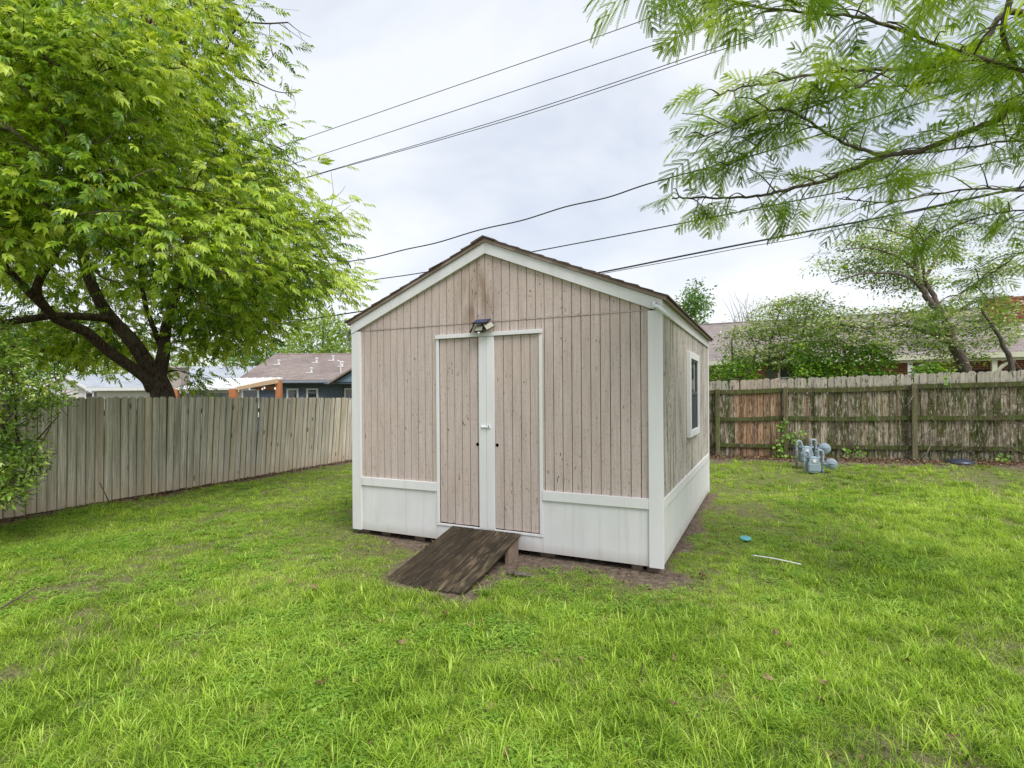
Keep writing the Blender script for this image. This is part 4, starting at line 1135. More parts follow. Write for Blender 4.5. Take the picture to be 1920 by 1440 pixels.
# shrub at the left edge, in front of the left fence
gs = ground_at((-7.9, 6.7, 0))
stems = []
for (u0, v0, u1, v1, u2, v2) in ((-10, 900, 20, 840, -5, 770), (0, 800, 16, 770, 4, 700), (10, 850, 30, 800, 24, 700), (-20, 900, -30, 780, 20, 650), (20, 870, 45, 850, 110, 780), (30, 900, 60, 860, 95, 800), (-30, 850, -60, 700, -20, 600), (-40, 860, -90, 760, -80, 650)):
    d = 6.7 + rng.uniform(-.3, .3)
    stems.append(([gs + rng.normal(size=3) * [.08, .08, 0], P(u0, v0, d), P(u1, v1, d), P(u2, v2, d)], .028, .006))
cs = []
while len(cs) < 215:
    u, v = rng.uniform(-170, 125), rng.uniform(600, 950)
    edge = np.interp(v, [600, 640, 700, 745, 770, 800, 860, 890, 920, 950], [30, 70, 105, 118, 95, 72, 72, 55, 45, 15])
    if u > edge: continue
    if 790 < v < 850 and u > 20 and rng.random() < .6: continue
    cs.append(P(u, v, 6.75 + rng.uniform(-.55, .55)))
bushy('shrub', 'glossy small-leaved shrub at the left edge in front of the picket fence', 'shrub', gs, stems, cs, (.066, .028), 62, (.15, .15, .12), MAT['shrub_leaf'], MAT['bark'], None, None, 0, (.62, .24), .4, .012)

# trees far behind the houses
def far_tree(name, label, u, vtop, vbot, wpx, d, mat, n=70, leaf=.28, nl=46, group='trees far behind the houses', rr=(.8, .8, .5), tint=(.5, .2)):
    top, bot = P(u, vtop, d), P(u, vbot, d); g_ = np.array([top[0], d, -.3]); rx = wpx / FPX * d / 2
    cz = (top[2] + bot[2]) / 2; rz = (top[2] - bot[2]) / 2
    cs = blob(n, (top[0], d, cz), (rx, rx, rz), .12)
    limbs = [([g_, g_ + [.1, 0, cz * .5], (top[0], d, cz), (top[0] + .1, d, top[2] - .3)], .05 * d / 12, .03)]
    return bushy(name, label, 'tree', g_, limbs, cs, (leaf, leaf * .5), nl, rr, mat, MAT['bark'], group, None, .1, tint)
far_tree('distant_tree', 'narrow upright tree far behind the right end of the shed roof', 1303, 524, 640, 52, 42, MAT['far_dark_leaf'], 60, .26, 34, rr=(.6, .6, .5), tint=(.6, .2))
far_tree('distant_tree', 'pale green round tree behind the brown roof, left of the shed', 605, 588, 700, 150, 40, MAT['far_leaf'], 120, .26, 46, tint=(.62, .18))
far_tree('distant_tree', 'dark green tree behind the left end of the brown roof', 500, 628, 700, 95, 44, MAT['far_dark_leaf'], 60, .26, 44)
far_tree('distant_tree', 'green tree behind the white garage, seen under the big limb', 215, 620, 720, 150, 52, MAT['far_leaf'], 80, .3, 44)
far_tree('distant_tree', 'green tree low behind the grey roof, between garage and brown roof', 400, 640, 720, 150, 54, MAT['far_leaf'], 70, .3, 44, tint=(.45, .2))
far_tree('distant_tree', 'green tree at the far left, behind the shrub', 40, 600, 730, 190, 48, MAT['far_leaf'], 110, .3, 44, tint=(.4, .2))
far_tree('distant_tree', 'pale thin tree behind the house roof, right of the shed', 1400, 585, 660, 80, 38, MAT['far_leaf'], 22, .2, 16, tint=(.75, .15))
# bare pale twigs behind the house
tw = MB(); tb = P(1395, 640, 37)
for i in range(26):
    a = rng.uniform(-1, 1); q = tb + [rng.normal() * .5, rng.normal() * .5, 0]
    tw.tube(curve_pts([q, q + [a * .6, 0, 1.1 + rng.random()], q + [a * 1.6 + rng.normal() * .3, 0, 2.0 + rng.random() * 1.4]], 5), np.linspace(.03, .008, 11), 4)
gt = ground_at(tb); tw.tube([(tb[0], tb[1], gt[2]), tuple(tb)], [.12, .06], 6)
tag(tw.build('bare_tree', flat('pale_twig', (.34, .33, .33)), None), 'pale leafless twiggy tree behind the house roof', 'tree')

# ------------------------------------------------------------------ houses
def brick_mat(name, c1, c2, mortar, sc=(1, 1, 1)):
    k = NT(name, .9, .2)
    v = k.coords(sc)
    sep = k.n('ShaderNodeSeparateXYZ', {0: v})
    cmb = k.n('ShaderNodeCombineXYZ', {0: k.math('ADD', sep.outputs[0], sep.outputs[1]), 1: sep.outputs[2], 2: 0.0})
    b = k.n('ShaderNodeTexBrick', {'Vector': cmb.outputs[0], 'Color1': (*c1, 1), 'Color2': (*c2, 1), 'Mortar': (*mortar, 1), 'Scale': 1.0, 'Mortar Size': .008, 'Brick Width': .21, 'Row Height': .075})
    k.color(k.mix(k.math('MULTIPLY', k.noise(k.coords(), 1.5, 4), .35), b.outputs['Color'], [x * .7 for x in c1])).bump(b.outputs['Fac'], -.4, .01); return k.m
def shingle_mat(name, c1, c2):
    k = NT(name, .92, .2)
    sep = k.n('ShaderNodeSeparateXYZ', {0: k.tc.outputs['Object']})
    cmb = k.n('ShaderNodeCombineXYZ', {0: sep.outputs[0], 1: sep.outputs[1], 2: 0.0})
    b = k.n('ShaderNodeTexBrick', {'Vector': cmb.outputs[0], 'Color1': (*c1, 1), 'Color2': (*c2, 1), 'Mortar': (*[x * .55 for x in c1], 1), 'Scale': 1.0, 'Mortar Size': .012, 'Brick Width': .32, 'Row Height': .15})
    f = k.noise(k.tc.outputs['Object'], 18, 4); g = k.noise(k.tc.outputs['Object'], .5, 3)
    c = k.mix(k.rng(f, .35, .7), b.outputs['Color'], c2)
    k.color(k.mix(k.math('MULTIPLY', k.rng(g, .4, .65), .35), c, [x * .6 for x in c1])).bump(b.outputs['Fac'], -.3, .01); return k.m
MAT['roof_brown'] = shingle_mat('brown_roof_shingles', (.18, .14, .125), (.31, .255, .235))
MAT['roof_tan'] = shingle_mat('tan_roof_shingles', (.20, .165, .155), (.31, .265, .255))
MAT['roof_grey'] = shingle_mat('grey_roof_shingles', (.31, .34, .38), (.44, .475, .52))
MAT['blue_wall'] = flat('slate_blue_siding', (.115, .14, .19), .8, .2, 0, .1)
MAT['blue_light'] = flat('light_blue_gable', (.20, .28, .40), .8)
MAT['cream'] = flat('cream_trim', (.60, .59, .46), .7)
MAT['olive'] = flat('olive_soffit', (.36, .36, .26), .8)  # soffit tone: a darker, olive version of the cream trim
MAT['white_brick'] = brick_mat('white_brick', (.62, .60, .58), (.54, .52, .50), (.66, .65, .63))
MAT['red_brick'] = brick_mat('red_brick', (.34, .115, .07), (.26, .085, .055), (.46, .40, .34))
MAT['pale_brick'] = brick_mat('pale_brick', (.45, .38, .34), (.36, .30, .27), (.52, .48, .45))
MAT['cedar'] = flat('orange_cedar', (.50, .20, .085), .7)
MAT['pine'] = flat('new_pine', (.62, .45, .29), .7)
MAT['tin'] = flat('white_tin', (.80, .81, .82), .5)
k = NT('grey_panel', .6, .3)
sx = k.n('ShaderNodeSeparateXYZ', {0: k.tc.outputs['Object']}).outputs[0]
k.color(k.mix(k.rng(k.n('ShaderNodeTexNoise', {'Vector': k.coords((7, 1, .05)), 'Scale': 1.0, 'Detail': 2.0}).outputs['Fac'], .35, .65), (.17, .18, .20), (.36, .37, .39))); MAT['panel'] = k.m
k = NT('bulb', .3, .5); k.color((.85, .84, .78)); k.b.inputs['Emission Color'].default_value = (1, .95, .85, 1); k.b.inputs['Emission Strength'].default_value = .25; MAT['bulb'] = k.m

def gable_house(name, label, loc, rz, x0, x1, y0, y1, eave, ridge, wallm, roofm, over=.4, fascia='white', ground=-.4):
    e = empty(name, loc, rz); tag(e, label, 'house')
    ym = (y0 + y1) / 2; sl_ = (ridge - eave) / (ym - y0)
    MB().prism([(y0, ground), (y1, ground), (y1, eave), (ym, ridge - .12), (y0, eave)], 0, x0, x1).build('wall', wallm, e)
    rf = empty('roof'); rf.parent = e
    for s in (1, -1):
        ya = ym - s * (ym - y0 + over); za = ridge - sl_ * (ym - y0 + over)
        pl = [(ym, ridge), (ya, za), (ya, za + .06), (ym, ridge + .06)]
        if s < 0: pl = pl[::-1]
        MB().prism(pl, 0, x0 - .3, x1 + .3).build('roof_slope', roofm, rf)
        MB().box(x0 - .31, x1 + .31, min(ya, ya - s * .03), max(ya, ya - s * .03), za - .14, za + .045).build('fascia', MAT[fascia], rf)
    MB().tube([(x0 - .3, ym, ridge + .055), (x1 + .3, ym, ridge + .055)], .06, 6).build('ridge_cap', roofm, rf)
    return e, rf
def add_window(par, x, z0, z1, wd_, y, m='glass'):
    f = MB().box(x - wd_ / 2 - .09, x - wd_ / 2, y - .05, y, z0 - .08, z1 + .08).box(x + wd_ / 2, x + wd_ / 2 + .09, y - .05, y, z0 - .08, z1 + .08).box(x - wd_ / 2, x + wd_ / 2, y - .05, y, z1, z1 + .08).box(x - wd_ / 2, x + wd_ / 2, y - .05, y, z0 - .08, z0).box(x - wd_ / 2, x + wd_ / 2, y - .04, y - .002, (z0 + z1) / 2 - .02, (z0 + z1) / 2 + .02).build('window', MAT['white'], par)
    for a_, b_ in ((z0, (z0 + z1) / 2 - .02), ((z0 + z1) / 2 + .02, z1)):
        MB().box(x - wd_ / 2, x + wd_ / 2, y - .02, y - .001, a_ + .001, b_ - .001).build('pane', MAT[m], f)
# slate blue house with a brown roof, left of the shed
hb, rb = gable_house('house', 'slate blue house with a brown shingle roof beyond the left fence', (0, 0, 0), 0, -13.4, 2.0, 27.0, 35.0, 2.62, 4.08, MAT['blue_wall'], MAT['roof_brown'], .45, 'blue_wall')
MB().box(-13.7, -8.5, 26.42, 26.50, 2.38, 2.49).build('gutter', flat('gutter_grey', (.25, .28, .32)), rb)
for px_ in (549, 586, 657, 470):
    add_window(hb, (px_ - 960) / FPX * 27.0, .75, 2.02, .42 if px_ != 470 else .7, 27.0)
MB().tube([(-8.55, 26.9, 0), (-8.55, 26.9, 2.3)], .05, 6).build('downspout', MAT['blue_wall'], hb)
MB().prism([(-8.6, 2.40), (-3.0, 2.40), (-5.8, 4.1)], 1, 26.2, 30).build('cross_gable', MAT['blue_light'], hb)
for s_ in (1, -1):
    pl = [(-5.8, 4.16), (-5.8 - s_ * 3.1, 2.28), (-5.8 - s_ * 3.1, 2.36), (-5.8, 4.26)]
    MB().prism(pl if s_ > 0 else pl[::-1], 1, 25.9, 30.5).build('gable_roof', MAT['roof_brown'], rb)
MB().lathe([(.28, 0), (.28, .03)], (-7.0, 26.19, 2.75), (0, -1, 0), 12).build('gable_vent', MAT['dark_metal'], hb)
MB().box(-9.2, -2.5, 26.25, 27.0, 2.30, 2.398).build('soffit', MAT['blue_wall'], hb)
sl_r = (4.08 - 2.62) / 4.0
for u, v in ((594, 680), (625, 676), (642, 687), (584, 699), (523, 684)):
    r = ray(u, v); d = 27.0
    for _ in range(400):
        if EYE + r[2] * d < 2.68 + sl_r * (d - 27.0): break
        d += .02
    p = r * d
    MB().lathe([(.05, -.05), (.05, .22), (.09, .22), (.08, .28)], (p[0], p[1], EYE + p[2]), (0, 0, 1), 8).box(p[0] - .22, p[0] + .1, p[1] - .14, p[1] + .14, EYE + p[2] - .03, EYE + p[2] + .03).build('roof_vent', MAT['white'], rb)
MB().tube([(-8.80, 27.6, 2.6), (-8.80, 27.6, 3.45), (-8.98, 27.6, 3.55)], .035, 6).build('service_mast', MAT['white'], rb)
# patio cover with cedar posts
pc = empty('patio_cover', (-11.5, 22.5, -.2)); tag(pc, 'white sloping patio cover on orange cedar posts beyond the left fence', 'patio cover')
o3 = Vector((-11.5, 22.5, -.2))
def wp(p): return Vector(p) - o3
qf = [P(327, 729, 21.0), P(434, 727.5, 21.0), P(531, 708, 24.2), P(400, 709.5, 24.8)]
vs = [wp(p) for p in qf] + [wp(p) - Vector((0, 0, .05)) for p in qf]
MB().add(vs, [(0, 1, 2, 3), (7, 6, 5, 4), (0, 4, 5, 1), (1, 5, 6, 2), (2, 6, 7, 3), (3, 7, 4, 0)]).build('roof_sheet', MAT['tin'], pc)
for i in range(9):
    t = (i + .5) / 9; p0 = wp(qf[0] * (1 - t) + qf[1] * t); p1 = wp(qf[3] * (1 - t) + qf[2] * t)
    MB().tube([p0 + Vector((0, 0, .012)), p1 + Vector((0, 0, .012))], .018, 5).build('roof_rib', MAT['tin'], pc)
for u, d, s_ in ((438, 21.05, .125), (523, 23.6, .11), (331, 21.05, .07)):
    top = P(u, 728 if u < 500 else 713, d)
    MB().box(-s_, s_, -s_, s_, -.25, top[2] + .2 - .02).build('post', MAT['cedar'], pc).location = (top[0] + 11.5, top[1] - 22.5, .0)
b0, b1_ = P(444, 731, 21.0), P(518, 718, 23.4)
MB().add([wp(b0), wp(b1_), wp(b1_) + Vector((0, 0, .2)), wp(b0) + Vector((0, 0, .13)), wp(b0) + Vector((.05, .1, 0)), wp(b1_) + Vector((.05, .1, 0)), wp(b1_) + Vector((.05, .1, .2)), wp(b0) + Vector((.05, .1, .13))], [(0, 1, 2, 3), (7, 6, 5, 4), (0, 4, 5, 1), (1, 5, 6, 2), (2, 6, 7, 3), (3, 7, 4, 0)]).build('beam', MAT['pine'], pc)
c0, c1 = P(480, 729, 24.4), P(520, 722, 24.4)
MB().box(c0[0] + 11.5, c1[0] + 11.5, 1.85, 1.95, c0[2] + .2 - .05, c0[2] + .2 + .13).build('beam', MAT['cedar'], pc)
pa, pb = P(336, 737, 21.3), P(432, 737, 21.3)
MB().box(pa[0] + 11.5, pb[0] + 11.5, -1.2, -1.15, -.1, 2.06).build('side_panel', MAT['panel'], pc)
tag(empty('string_lights', (0, 0, 0)), 'string of small white bulbs hanging under the patio cover', 'lights')
sl_e = bpy.data.objects['string_lights']
bl = [(447, 733), (468, 729.5), (492, 729.5), (496, 727.5), (516, 728.7)]
MB().tube([P(u, v - 1.6, 22.6) for u, v in bl], .012, 4).build('cord', MAT['wire'], sl_e)
for u, v in bl: MB().lathe([(.015, -.04), (.035, -.02), (.03, .02), (.01, .05)], tuple(P(u, v, 22.6)), (0, 0, 1), 8).build('bulb', MAT['bulb'], sl_e, True)
# grey-roofed house behind it
hg, rg = gable_house('house', 'grey-roofed pale brick house behind the patio cover', (0, 0, 0), 0, -24.0, -15.4, 31, 40, 2.35, 3.62, MAT['white_brick'], MAT['roof_grey'])
MB().box(-19.35, -18.15, 29.4, 30.2, -.3, 3.30).build('chimney', MAT['pale_brick'], hg)
MB().box(-19.42, -18.08, 29.33, 30.27, 3.301, 3.37).build('chimney_cap', MAT['pale_brick'], hg)
for u in (415, 447): MB().lathe([(.08, 0), (.08, .25), (.14, .26), (.12, .34)], tuple(P(u, 690, 35)), (0, 0, 1), 8).build('roof_vent', MAT['white'], rg)
# white brick garage with a front gable
hw, rw = gable_house('garage', 'white brick garage with a grey roof and a small front gable', (0, 0, 0), 0, -31.0, -23.0, 38.0, 45.0, 2.35, 3.42, MAT['white_brick'], MAT['roof_grey'], .35)
hw['category'] = 'garage'
MB().prism([(-32.3, -.4), (-29.2, -.4), (-29.2, 2.3), (-30.75, 3.22), (-32.3, 2.3)], 1, 37.0, 41).build('gable_wall', MAT['white_brick'], hw)
MB().prism([(-32.2, 2.32), (-29.3, 2.32), (-30.75, 3.2)], 1, 36.97, 36.995).build('gable_siding', flat('pale_green_siding', (.66, .72, .66)), hw)
for i in range(3):
    MB().box(-31.9 + i * .38, -29.6 - i * .38, 36.94, 36.968, 2.46 + i * .22, 2.485 + i * .22).build('clapboard', MAT['white'], hw)
for s_ in (1, -1):
    pl = [(-30.75, 3.26), (-30.75 - s_ * 1.95, 2.12), (-30.75 - s_ * 1.95, 2.24), (-30.75, 3.40)]
    MB().prism(pl if s_ > 0 else pl[::-1], 1, 36.8, 41.4).build('gable_roof', MAT['roof_grey'], rw)
    pl = [(-30.75, 3.17), (-30.75 - s_ * 1.95, 2.03), (-30.75 - s_ * 1.95, 2.21), (-30.75, 3.37)]
    MB().prism(pl if s_ > 0 else pl[::-1], 1, 36.7, 36.79).build('rake_board', MAT['white'], rw)
add_window(hw, (168 - 960) / FPX * 37.0, 1.3, 2.05, .42, 37.0)
MB().box(-29.0, -22.9, 37.5, 37.62, 2.13, 2.25).build('gutter', MAT['dark_metal'], rw)
MB().tube([(-26.3, 37.55, -.2), (-26.3, 37.55, 2.15)], .07, 6).build('downspout', MAT['dark_metal'], hw)
bf = MB()
tag(MB().box(-33.4, -30.9, 34.0, 34.06, -.3, 1.95).build('shed_wall', MAT['cedar'], None), 'reddish wooden wall at the far left, beside the white garage', 'wall')

# brick ranch house on the right, parallel to the back fence
hr, rr_ = gable_house('house', 'red brick ranch house with a brown roof and cream eaves beyond the back fence', (B0[0], B0[1], 0), ANG, -3.0, 19.0, 19.6, 27.6, 3.42, 5.15, MAT['red_brick'], MAT['roof_tan'], .9, 'cream', 0)
MB().box(-3.2, 19.2, 18.75, 19.59, 3.06, 3.09).build('soffit', MAT['olive'], rr_)
MB().box(7.2, 19.2, 18.80, 18.95, 2.80, 3.055).build('porch_beam', MAT['cream'], rr_)
def post(a, m='cream'):
    p_ = MB().box(a - .07, a + .07, 18.8, 18.94, .1, 2.795).build('porch_post', MAT['white'] if m == 'white' else MAT[m], hr)
    br = []
    for t in np.linspace(0, math.pi / 2, 7): br.append((a + .07 + .5 * (1 - math.cos(t)), 18.87, 2.25 + .5 * math.sin(t)))
    MB().tube(br, [.05, .05, .06, .07, .06, .05, .05], 6).build('bracket', MAT['white'] if m == 'white' else MAT[m], p_)
for u in (1706, 1864, 2000):
    pp = on_b(u, 690, 18.87); a_, b_ = ab(pp[0], pp[1]); post(a_, 'white' if u == 1706 else 'cream')
MB().box(10.6, 13.2, 19.55, 19.595, .2, 2.5).build('patio_door', MAT['dark_metal'], hr)
for u0, u1 in ((1458, 1508), (1512, 1560)):
    pa, pb = on_b(u0, 700, 19.6), on_b(u1, 700, 19.6)
    aa, bb_ = ab(pa[0], pa[1])[0], ab(pb[0], pb[1])[0]
    add_window(hr, (aa + bb_) / 2, 1.75, 2.95, bb_ - aa - .2, 19.6)
pa = on_b(1447, 700, 19.6); aa = ab(pa[0], pa[1])[0]
MB().box(aa - .2, aa + .12, 19.54, 19.597, 1.6, 3.0).build('shutter', flat('green_shutter', (.10, .13, .10)), hr)
# chimney built of bricks
ch = MB().box(12.42, 13.98, 21.62, 22.38, 3.5, 5.36).build('chimney', flat('mortar', (.42, .37, .32)), hr)
bm = MB().box(-.1, .1, -.05, .05, -.029, .029).mesh('brick')
bricks = []
for cix in range(4):
    km = flat('brick_%d' % cix, [(.34, .12, .08), (.28, .095, .065), (.39, .16, .105), (.23, .085, .065)][cix], .9)
    c_ = bm.copy(); c_.materials.append(km); bricks.append(c_)
for row in range(25):
    z = 3.62 + row * .0705
    for i in range(8):
        x = 12.4 + .1 + i * .21 - (.105 if row % 2 else 0)
        if not 12.44 < x < 14.0: continue
        o = bpy.data.objects.new('brick', bricks[int(rng.integers(4))]); COL.objects.link(o); o.parent = ch
        o.location = (x, 21.655 - .04, z); o.scale = (.97, 1, 1)
    for i in range(4):
        y = 21.72 + i * .21 - (.06 if row % 2 else 0)
        if row > 3:
            o = bpy.data.objects.new('brick', bricks[int(rng.integers(4))]); COL.objects.link(o); o.parent = ch
            o.location = (12.42 + .03, y, z); o.rotation_euler = (0, 0, R(90)); o.scale = (.97, 1, 1)

# ------------------------------------------------------------------ overhead wires, strung behind the back fence
def wire(pts, r, label, b=9.6):
    pts = [on_b(u, v, b) for u, v in pts]
    c = curve_pts(pts, 10)
    t0 = pts[0] - pts[1]; t1 = pts[-1] - pts[-2]
    c = np.concatenate([[pts[0] + t0 / np.linalg.norm(t0) * 22], c, [pts[-1] + t1 / np.linalg.norm(t1) * 9]])
    tag(MB().tube(c, r, 5).build('overhead_wire', MAT['wire'], None, True), label, 'wire', 'overhead wires')
wire([(480, 291), (555, 265), (840, 166), (1140, 62), (1250, 20), (1420, -50)], .011, 'topmost of the thin overhead wires crossing the sky')
wire([(480, 330), (575, 299), (900, 192), (1278, 67), (1450, 5), (1600, -50)], .011, 'second thin overhead wire from the top, crossing the sky')
wire([(480, 363), (590, 328), (960, 218), (1330, 94), (1600, 0)], .011, 'third thin overhead wire from the top, upper one of a close pair')
wire([(480, 364), (590, 329), (960, 223), (1330, 101), (1600, 10)], .011, 'fourth thin overhead wire from the top, lower one of a close pair')
wire([(560, 508), (645, 492), (700, 483), (760, 468), (820, 455), (900, 431), (980, 413), (1060, 388), (1140, 370), (1225, 342), (1400, 295), (1557, 246), (1745, 187), (1920, 130)], .02, 'wavy black cable passing just above the shed roof peak')
wire([(560, 552), (688, 527), (800, 510), (1010, 470), (1200, 434), (1530, 369), (1920, 292)], .017, 'black cable that passes just behind the shed roof peak')
wire([(470, 616), (565, 601), (683, 583), (900, 551), (1125, 511), (1300, 476), (1500, 437), (1700, 398), (1920, 350)], .024, 'lowest and thickest black cable, running down behind the shed roof')
wire([(1125, 514), (1300, 482), (1400, 463), (1480, 450), (1570, 430), (1700, 401)], .009, 'thin slack wire hanging just under the thickest cable', 9.62)

# ------------------------------------------------------------------ gas meters
MAT['meter'] = flat('meter_grey_paint', (.25, .32, .37), .5, .4, 0, .08)
MAT['meter2'] = flat('meter_pipe_paint', (.28, .33, .37), .5, .4, 0, .1)
def gas_meter(loc, rz, s, label, rz_=.0):
    e = empty('gas_meter', loc, rz); tag(e, label, 'gas meter', 'gas meters by the back fence'); e.scale = (s, s, s)
    bd = MB()
    prof = [(-.115, .055), (-.125, .09), (-.12, .235), (-.10, .262), (-.095, .33), (.095, .33), (.10, .262), (.12, .235), (.125, .09), (.115, .055), (.07, .035), (-.07, .035)]
    bd.prism([(x + .05, z) for x, z in prof][::-1], 1, -.085, .085).build('body', MAT['meter'], e, bevel=.016)
    MB().prism([(-.055, .075), (.155, .075), (.155, .215), (-.055, .215)][::-1], 1, -.098, -.084).build('face_plate', MAT['meter'], e, bevel=.012)
    MB().lathe([(.034, 0), (.034, .008)], (.05, -.086, .285), (0, -1, 0), 14).build('dial', MAT['clear_white'], e)
    MB().tube([(-.085, 0, .345), (.185, 0, .345)], .028, 10).box(-.06, .16, -.05, .05, .33, .355).build('top_bar', MAT['meter'], e, True)
    def uarc(x0, x1, z, n=9):
        r_ = (x1 - x0) / 2; return [((x0 + x1) / 2 - r_ * math.cos(t), 0, z + r_ * math.sin(t)) for t in np.linspace(0, math.pi, n)]
    MB().tube([(.14, 0, .34)] + uarc(.14, .235, .455) + [(.235, 0, .3), (.235, 0, -.08)], .024, 10).build('pipe', MAT['meter2'], e, True)
    MB().tube([(-.03, 0, .34)] + uarc(-.125, -.03, .42)[::-1] + [(-.125, 0, .3), (-.125, 0, -.08)], .022, 10).build('pipe', MAT['meter2'], e, True)
    for x, z in ((.235, .43), (.235, .27), (.235, .09), (-.125, .40), (-.125, .29), (.14, .385), (-.03, .385)):
        MB().lathe([(.033, -.018), (.033, .018)], (x, 0, z), (0, 0, 1), 8).build('coupling', MAT['meter'], e)
    rg_ = MB().lathe([(.02, -.05), (.09, -.038), (.108, -.012), (.112, -.008), (.112, .008), (.104, .012), (.09, .034), (.05, .045), (.045, .066), (.0, .068)], (.385, -.03, .225 + rz_), (-.25, -1, .1), 22).build('regulator', MAT['meter'], e)
    MB().tube([(.31, -.09, .235 + rz_), (.385, -.105, .24 + rz_), (.45, -.075, .24 + rz_)], .012, 6).build('regulator_rib', MAT['meter2'], rg_, True)
    MB().tube([(.235, 0, .21 + rz_), (.29, -.01, .215 + rz_), (.36, -.02, .225 + rz_)], [.028, .032, .036], 10).build('regulator_neck', MAT['meter2'], e, True)
    return e
h1 = hit(1546, 889)
fx, fy = h1[0] - .235 * UX[0], h1[1] - .235 * UX[1]
gas_meter((fx, fy, h1[2] - .015), ANG + R(14), .93, 'grey gas meter with pipes and round regulator, the front one on the lawn')
p2 = np.array([fx, fy]) + UX * (-.10) + UY * .45
gas_meter((p2[0], p2[1], float(gz(*p2)) + .09), ANG + R(14), 1.0, 'grey gas meter with pipes and round regulator, the rear one against the fence', .10)

# ------------------------------------------------------------------ small things on the ground
h_ = hit(1398, 1016)
fr = MB().lathe([(.002, .012), (.06, .014), (.078, .010), (.082, -.006), (.079, -.012), (.07, .004), (.002, .008)], (0, 0, 0), (0, 0, 1), 28).build('flying_disc', flat('cyan_plastic', (.10, .38, .40), .4, .4), None, True)
fr.scale = (.78, .78, .6); fr.location = (h_[0], h_[1], h_[2] + .042); fr.rotation_euler = (R(8), R(-4), 0)
tag(fr, 'cyan plastic disc lying in the grass right of the shed', 'disc')
q0, q1, q2_ = hit(1409, 1052), hit(1452, 1060), hit(1502, 1067)
pv = MB().tube(curve_pts([q0 + [0, 0, .06], q1 + [0, 0, .065], q2_ + [0, 0, .045]], 6), .006, 8).build('plastic_strip', flat('white_pvc', (.72, .73, .70), .5), None, True)
tag(pv, 'bent white plastic strip lying in the grass right of the shed', 'strip')
h_ = hit(1800, 869)
ld = MB().lathe([(.24, -.02), (.235, .03), (.20, .06), (.12, .085), (.002, .095)], (0, 0, 0), (0, 0, 1), 24).build('dome_cover', flat('blue_black_plastic', (.035, .045, .07), .35, .5), None, True)
ld.location = (h_[0], h_[1], h_[2]); tag(ld, 'dark domed plastic lid lying by the back fence', 'lid')
tq = [hit(5, 1150), hit(25, 1138), hit(45, 1126), hit(68, 1112)]
tag(MB().tube(curve_pts([q + [0, 0, .05] for q in tq], 4), np.linspace(.010, .005, 13), 6).tube([tq[1] + [0, 0, .05], tq[1] + [.1, .04, .07], tq[1] + [.2, .02, .06]], .004, 5).build('fallen_twig', MAT['twig'], None, True), 'grey forked twig lying on the lawn at the left edge', 'twig')
tq = [hit(480, 1254 + 0) if False else hit(1205, 1262), hit(1200, 1280)]
tag(MB().tube([tq[0] + [0, 0, .06], (tq[0] + tq[1]) / 2 + [.01, 0, .07], tq[1] + [0, 0, .05]], [.006, .005, .003], 5).build('fallen_twig', MAT['bark'], None, True), 'short dark twig in the grass of the foreground', 'twig')
la, lb = P(187, 905, 8.9), hit(206, 944)
tag(MB().tube([la, (la + lb) / 2 + [.01, -.01, 0], lb], [.007, .008, .009], 6).build('leaning_stick', MAT['bark2'], None, True), 'thin brown stick leaning against the left picket fence', 'stick')
# oak leaves dropped on the lawn
def oak_leaf_mesh(seed):
    r = np.random.default_rng(seed); n = 22; vs = [(0, 0, .004)]
    for i in range(n):
        a = 2 * math.pi * i / n; lob = .62 + .38 * abs(math.sin(a * 2.5 + .3)); x = math.cos(a) * .055 * lob; y = math.sin(a) * .032 * lob
        vs.append((x, y, .012 * math.sin(a * 2 + seed) + .02 * (x / .055) ** 2))
    vs += [(.055, .0012, .01), (.09, 0, .012), (.055, -.0012, .01)]
    me = MB().add(vs, [(0, 1 + i, 1 + (i + 1) % n) for i in range(n)] + [(n + 1, n + 2, n + 3)]).mesh('oak_leaf')
    at = me.attributes.new('var', 'FLOAT', 'POINT'); at.data.foreach_set('value', np.full(len(vs), r.uniform(.3, .95), np.float32)); me.materials.append(MAT['dead_leaf']); return me
oak = [oak_leaf_mesh(i) for i in range(5)]
for u, v in ((752, 1212), (715, 1174), (905, 1175), (880, 1180), (918, 1335), (1045, 1250), (1092, 1250), (1264, 1332), (1545, 1293), (1540, 1325), (1265, 1245), (545, 1095), (430, 945), (55, 1132), (950, 1428), (1455, 1200), (1440, 1285), (605, 1292), (1560, 1432), (835, 1156), (590, 1107), (428, 1043), (1785, 1395), (1320, 1085), (1615, 1020), (1480, 1215), (668, 1290), (1000, 1300), (300, 1180), (1700, 1250)):
    h_ = hit(u, v + 3); o = bpy.data.objects.new('fallen_leaf', oak[int(rng.integers(5))]); COL.objects.link(o)
    o.location = (h_[0], h_[1], h_[2] + rng.uniform(.03, .055)); o.rotation_euler = (rng.normal() * .2, rng.normal() * .2, rng.uniform(0, 6.3)); s_ = rng.uniform(.5, .85); o.scale = (s_, s_, s_)
    tag(o, 'small dry brown fallen leaf lying in the lawn grass', 'leaf', 'dry leaves fallen on the lawn')

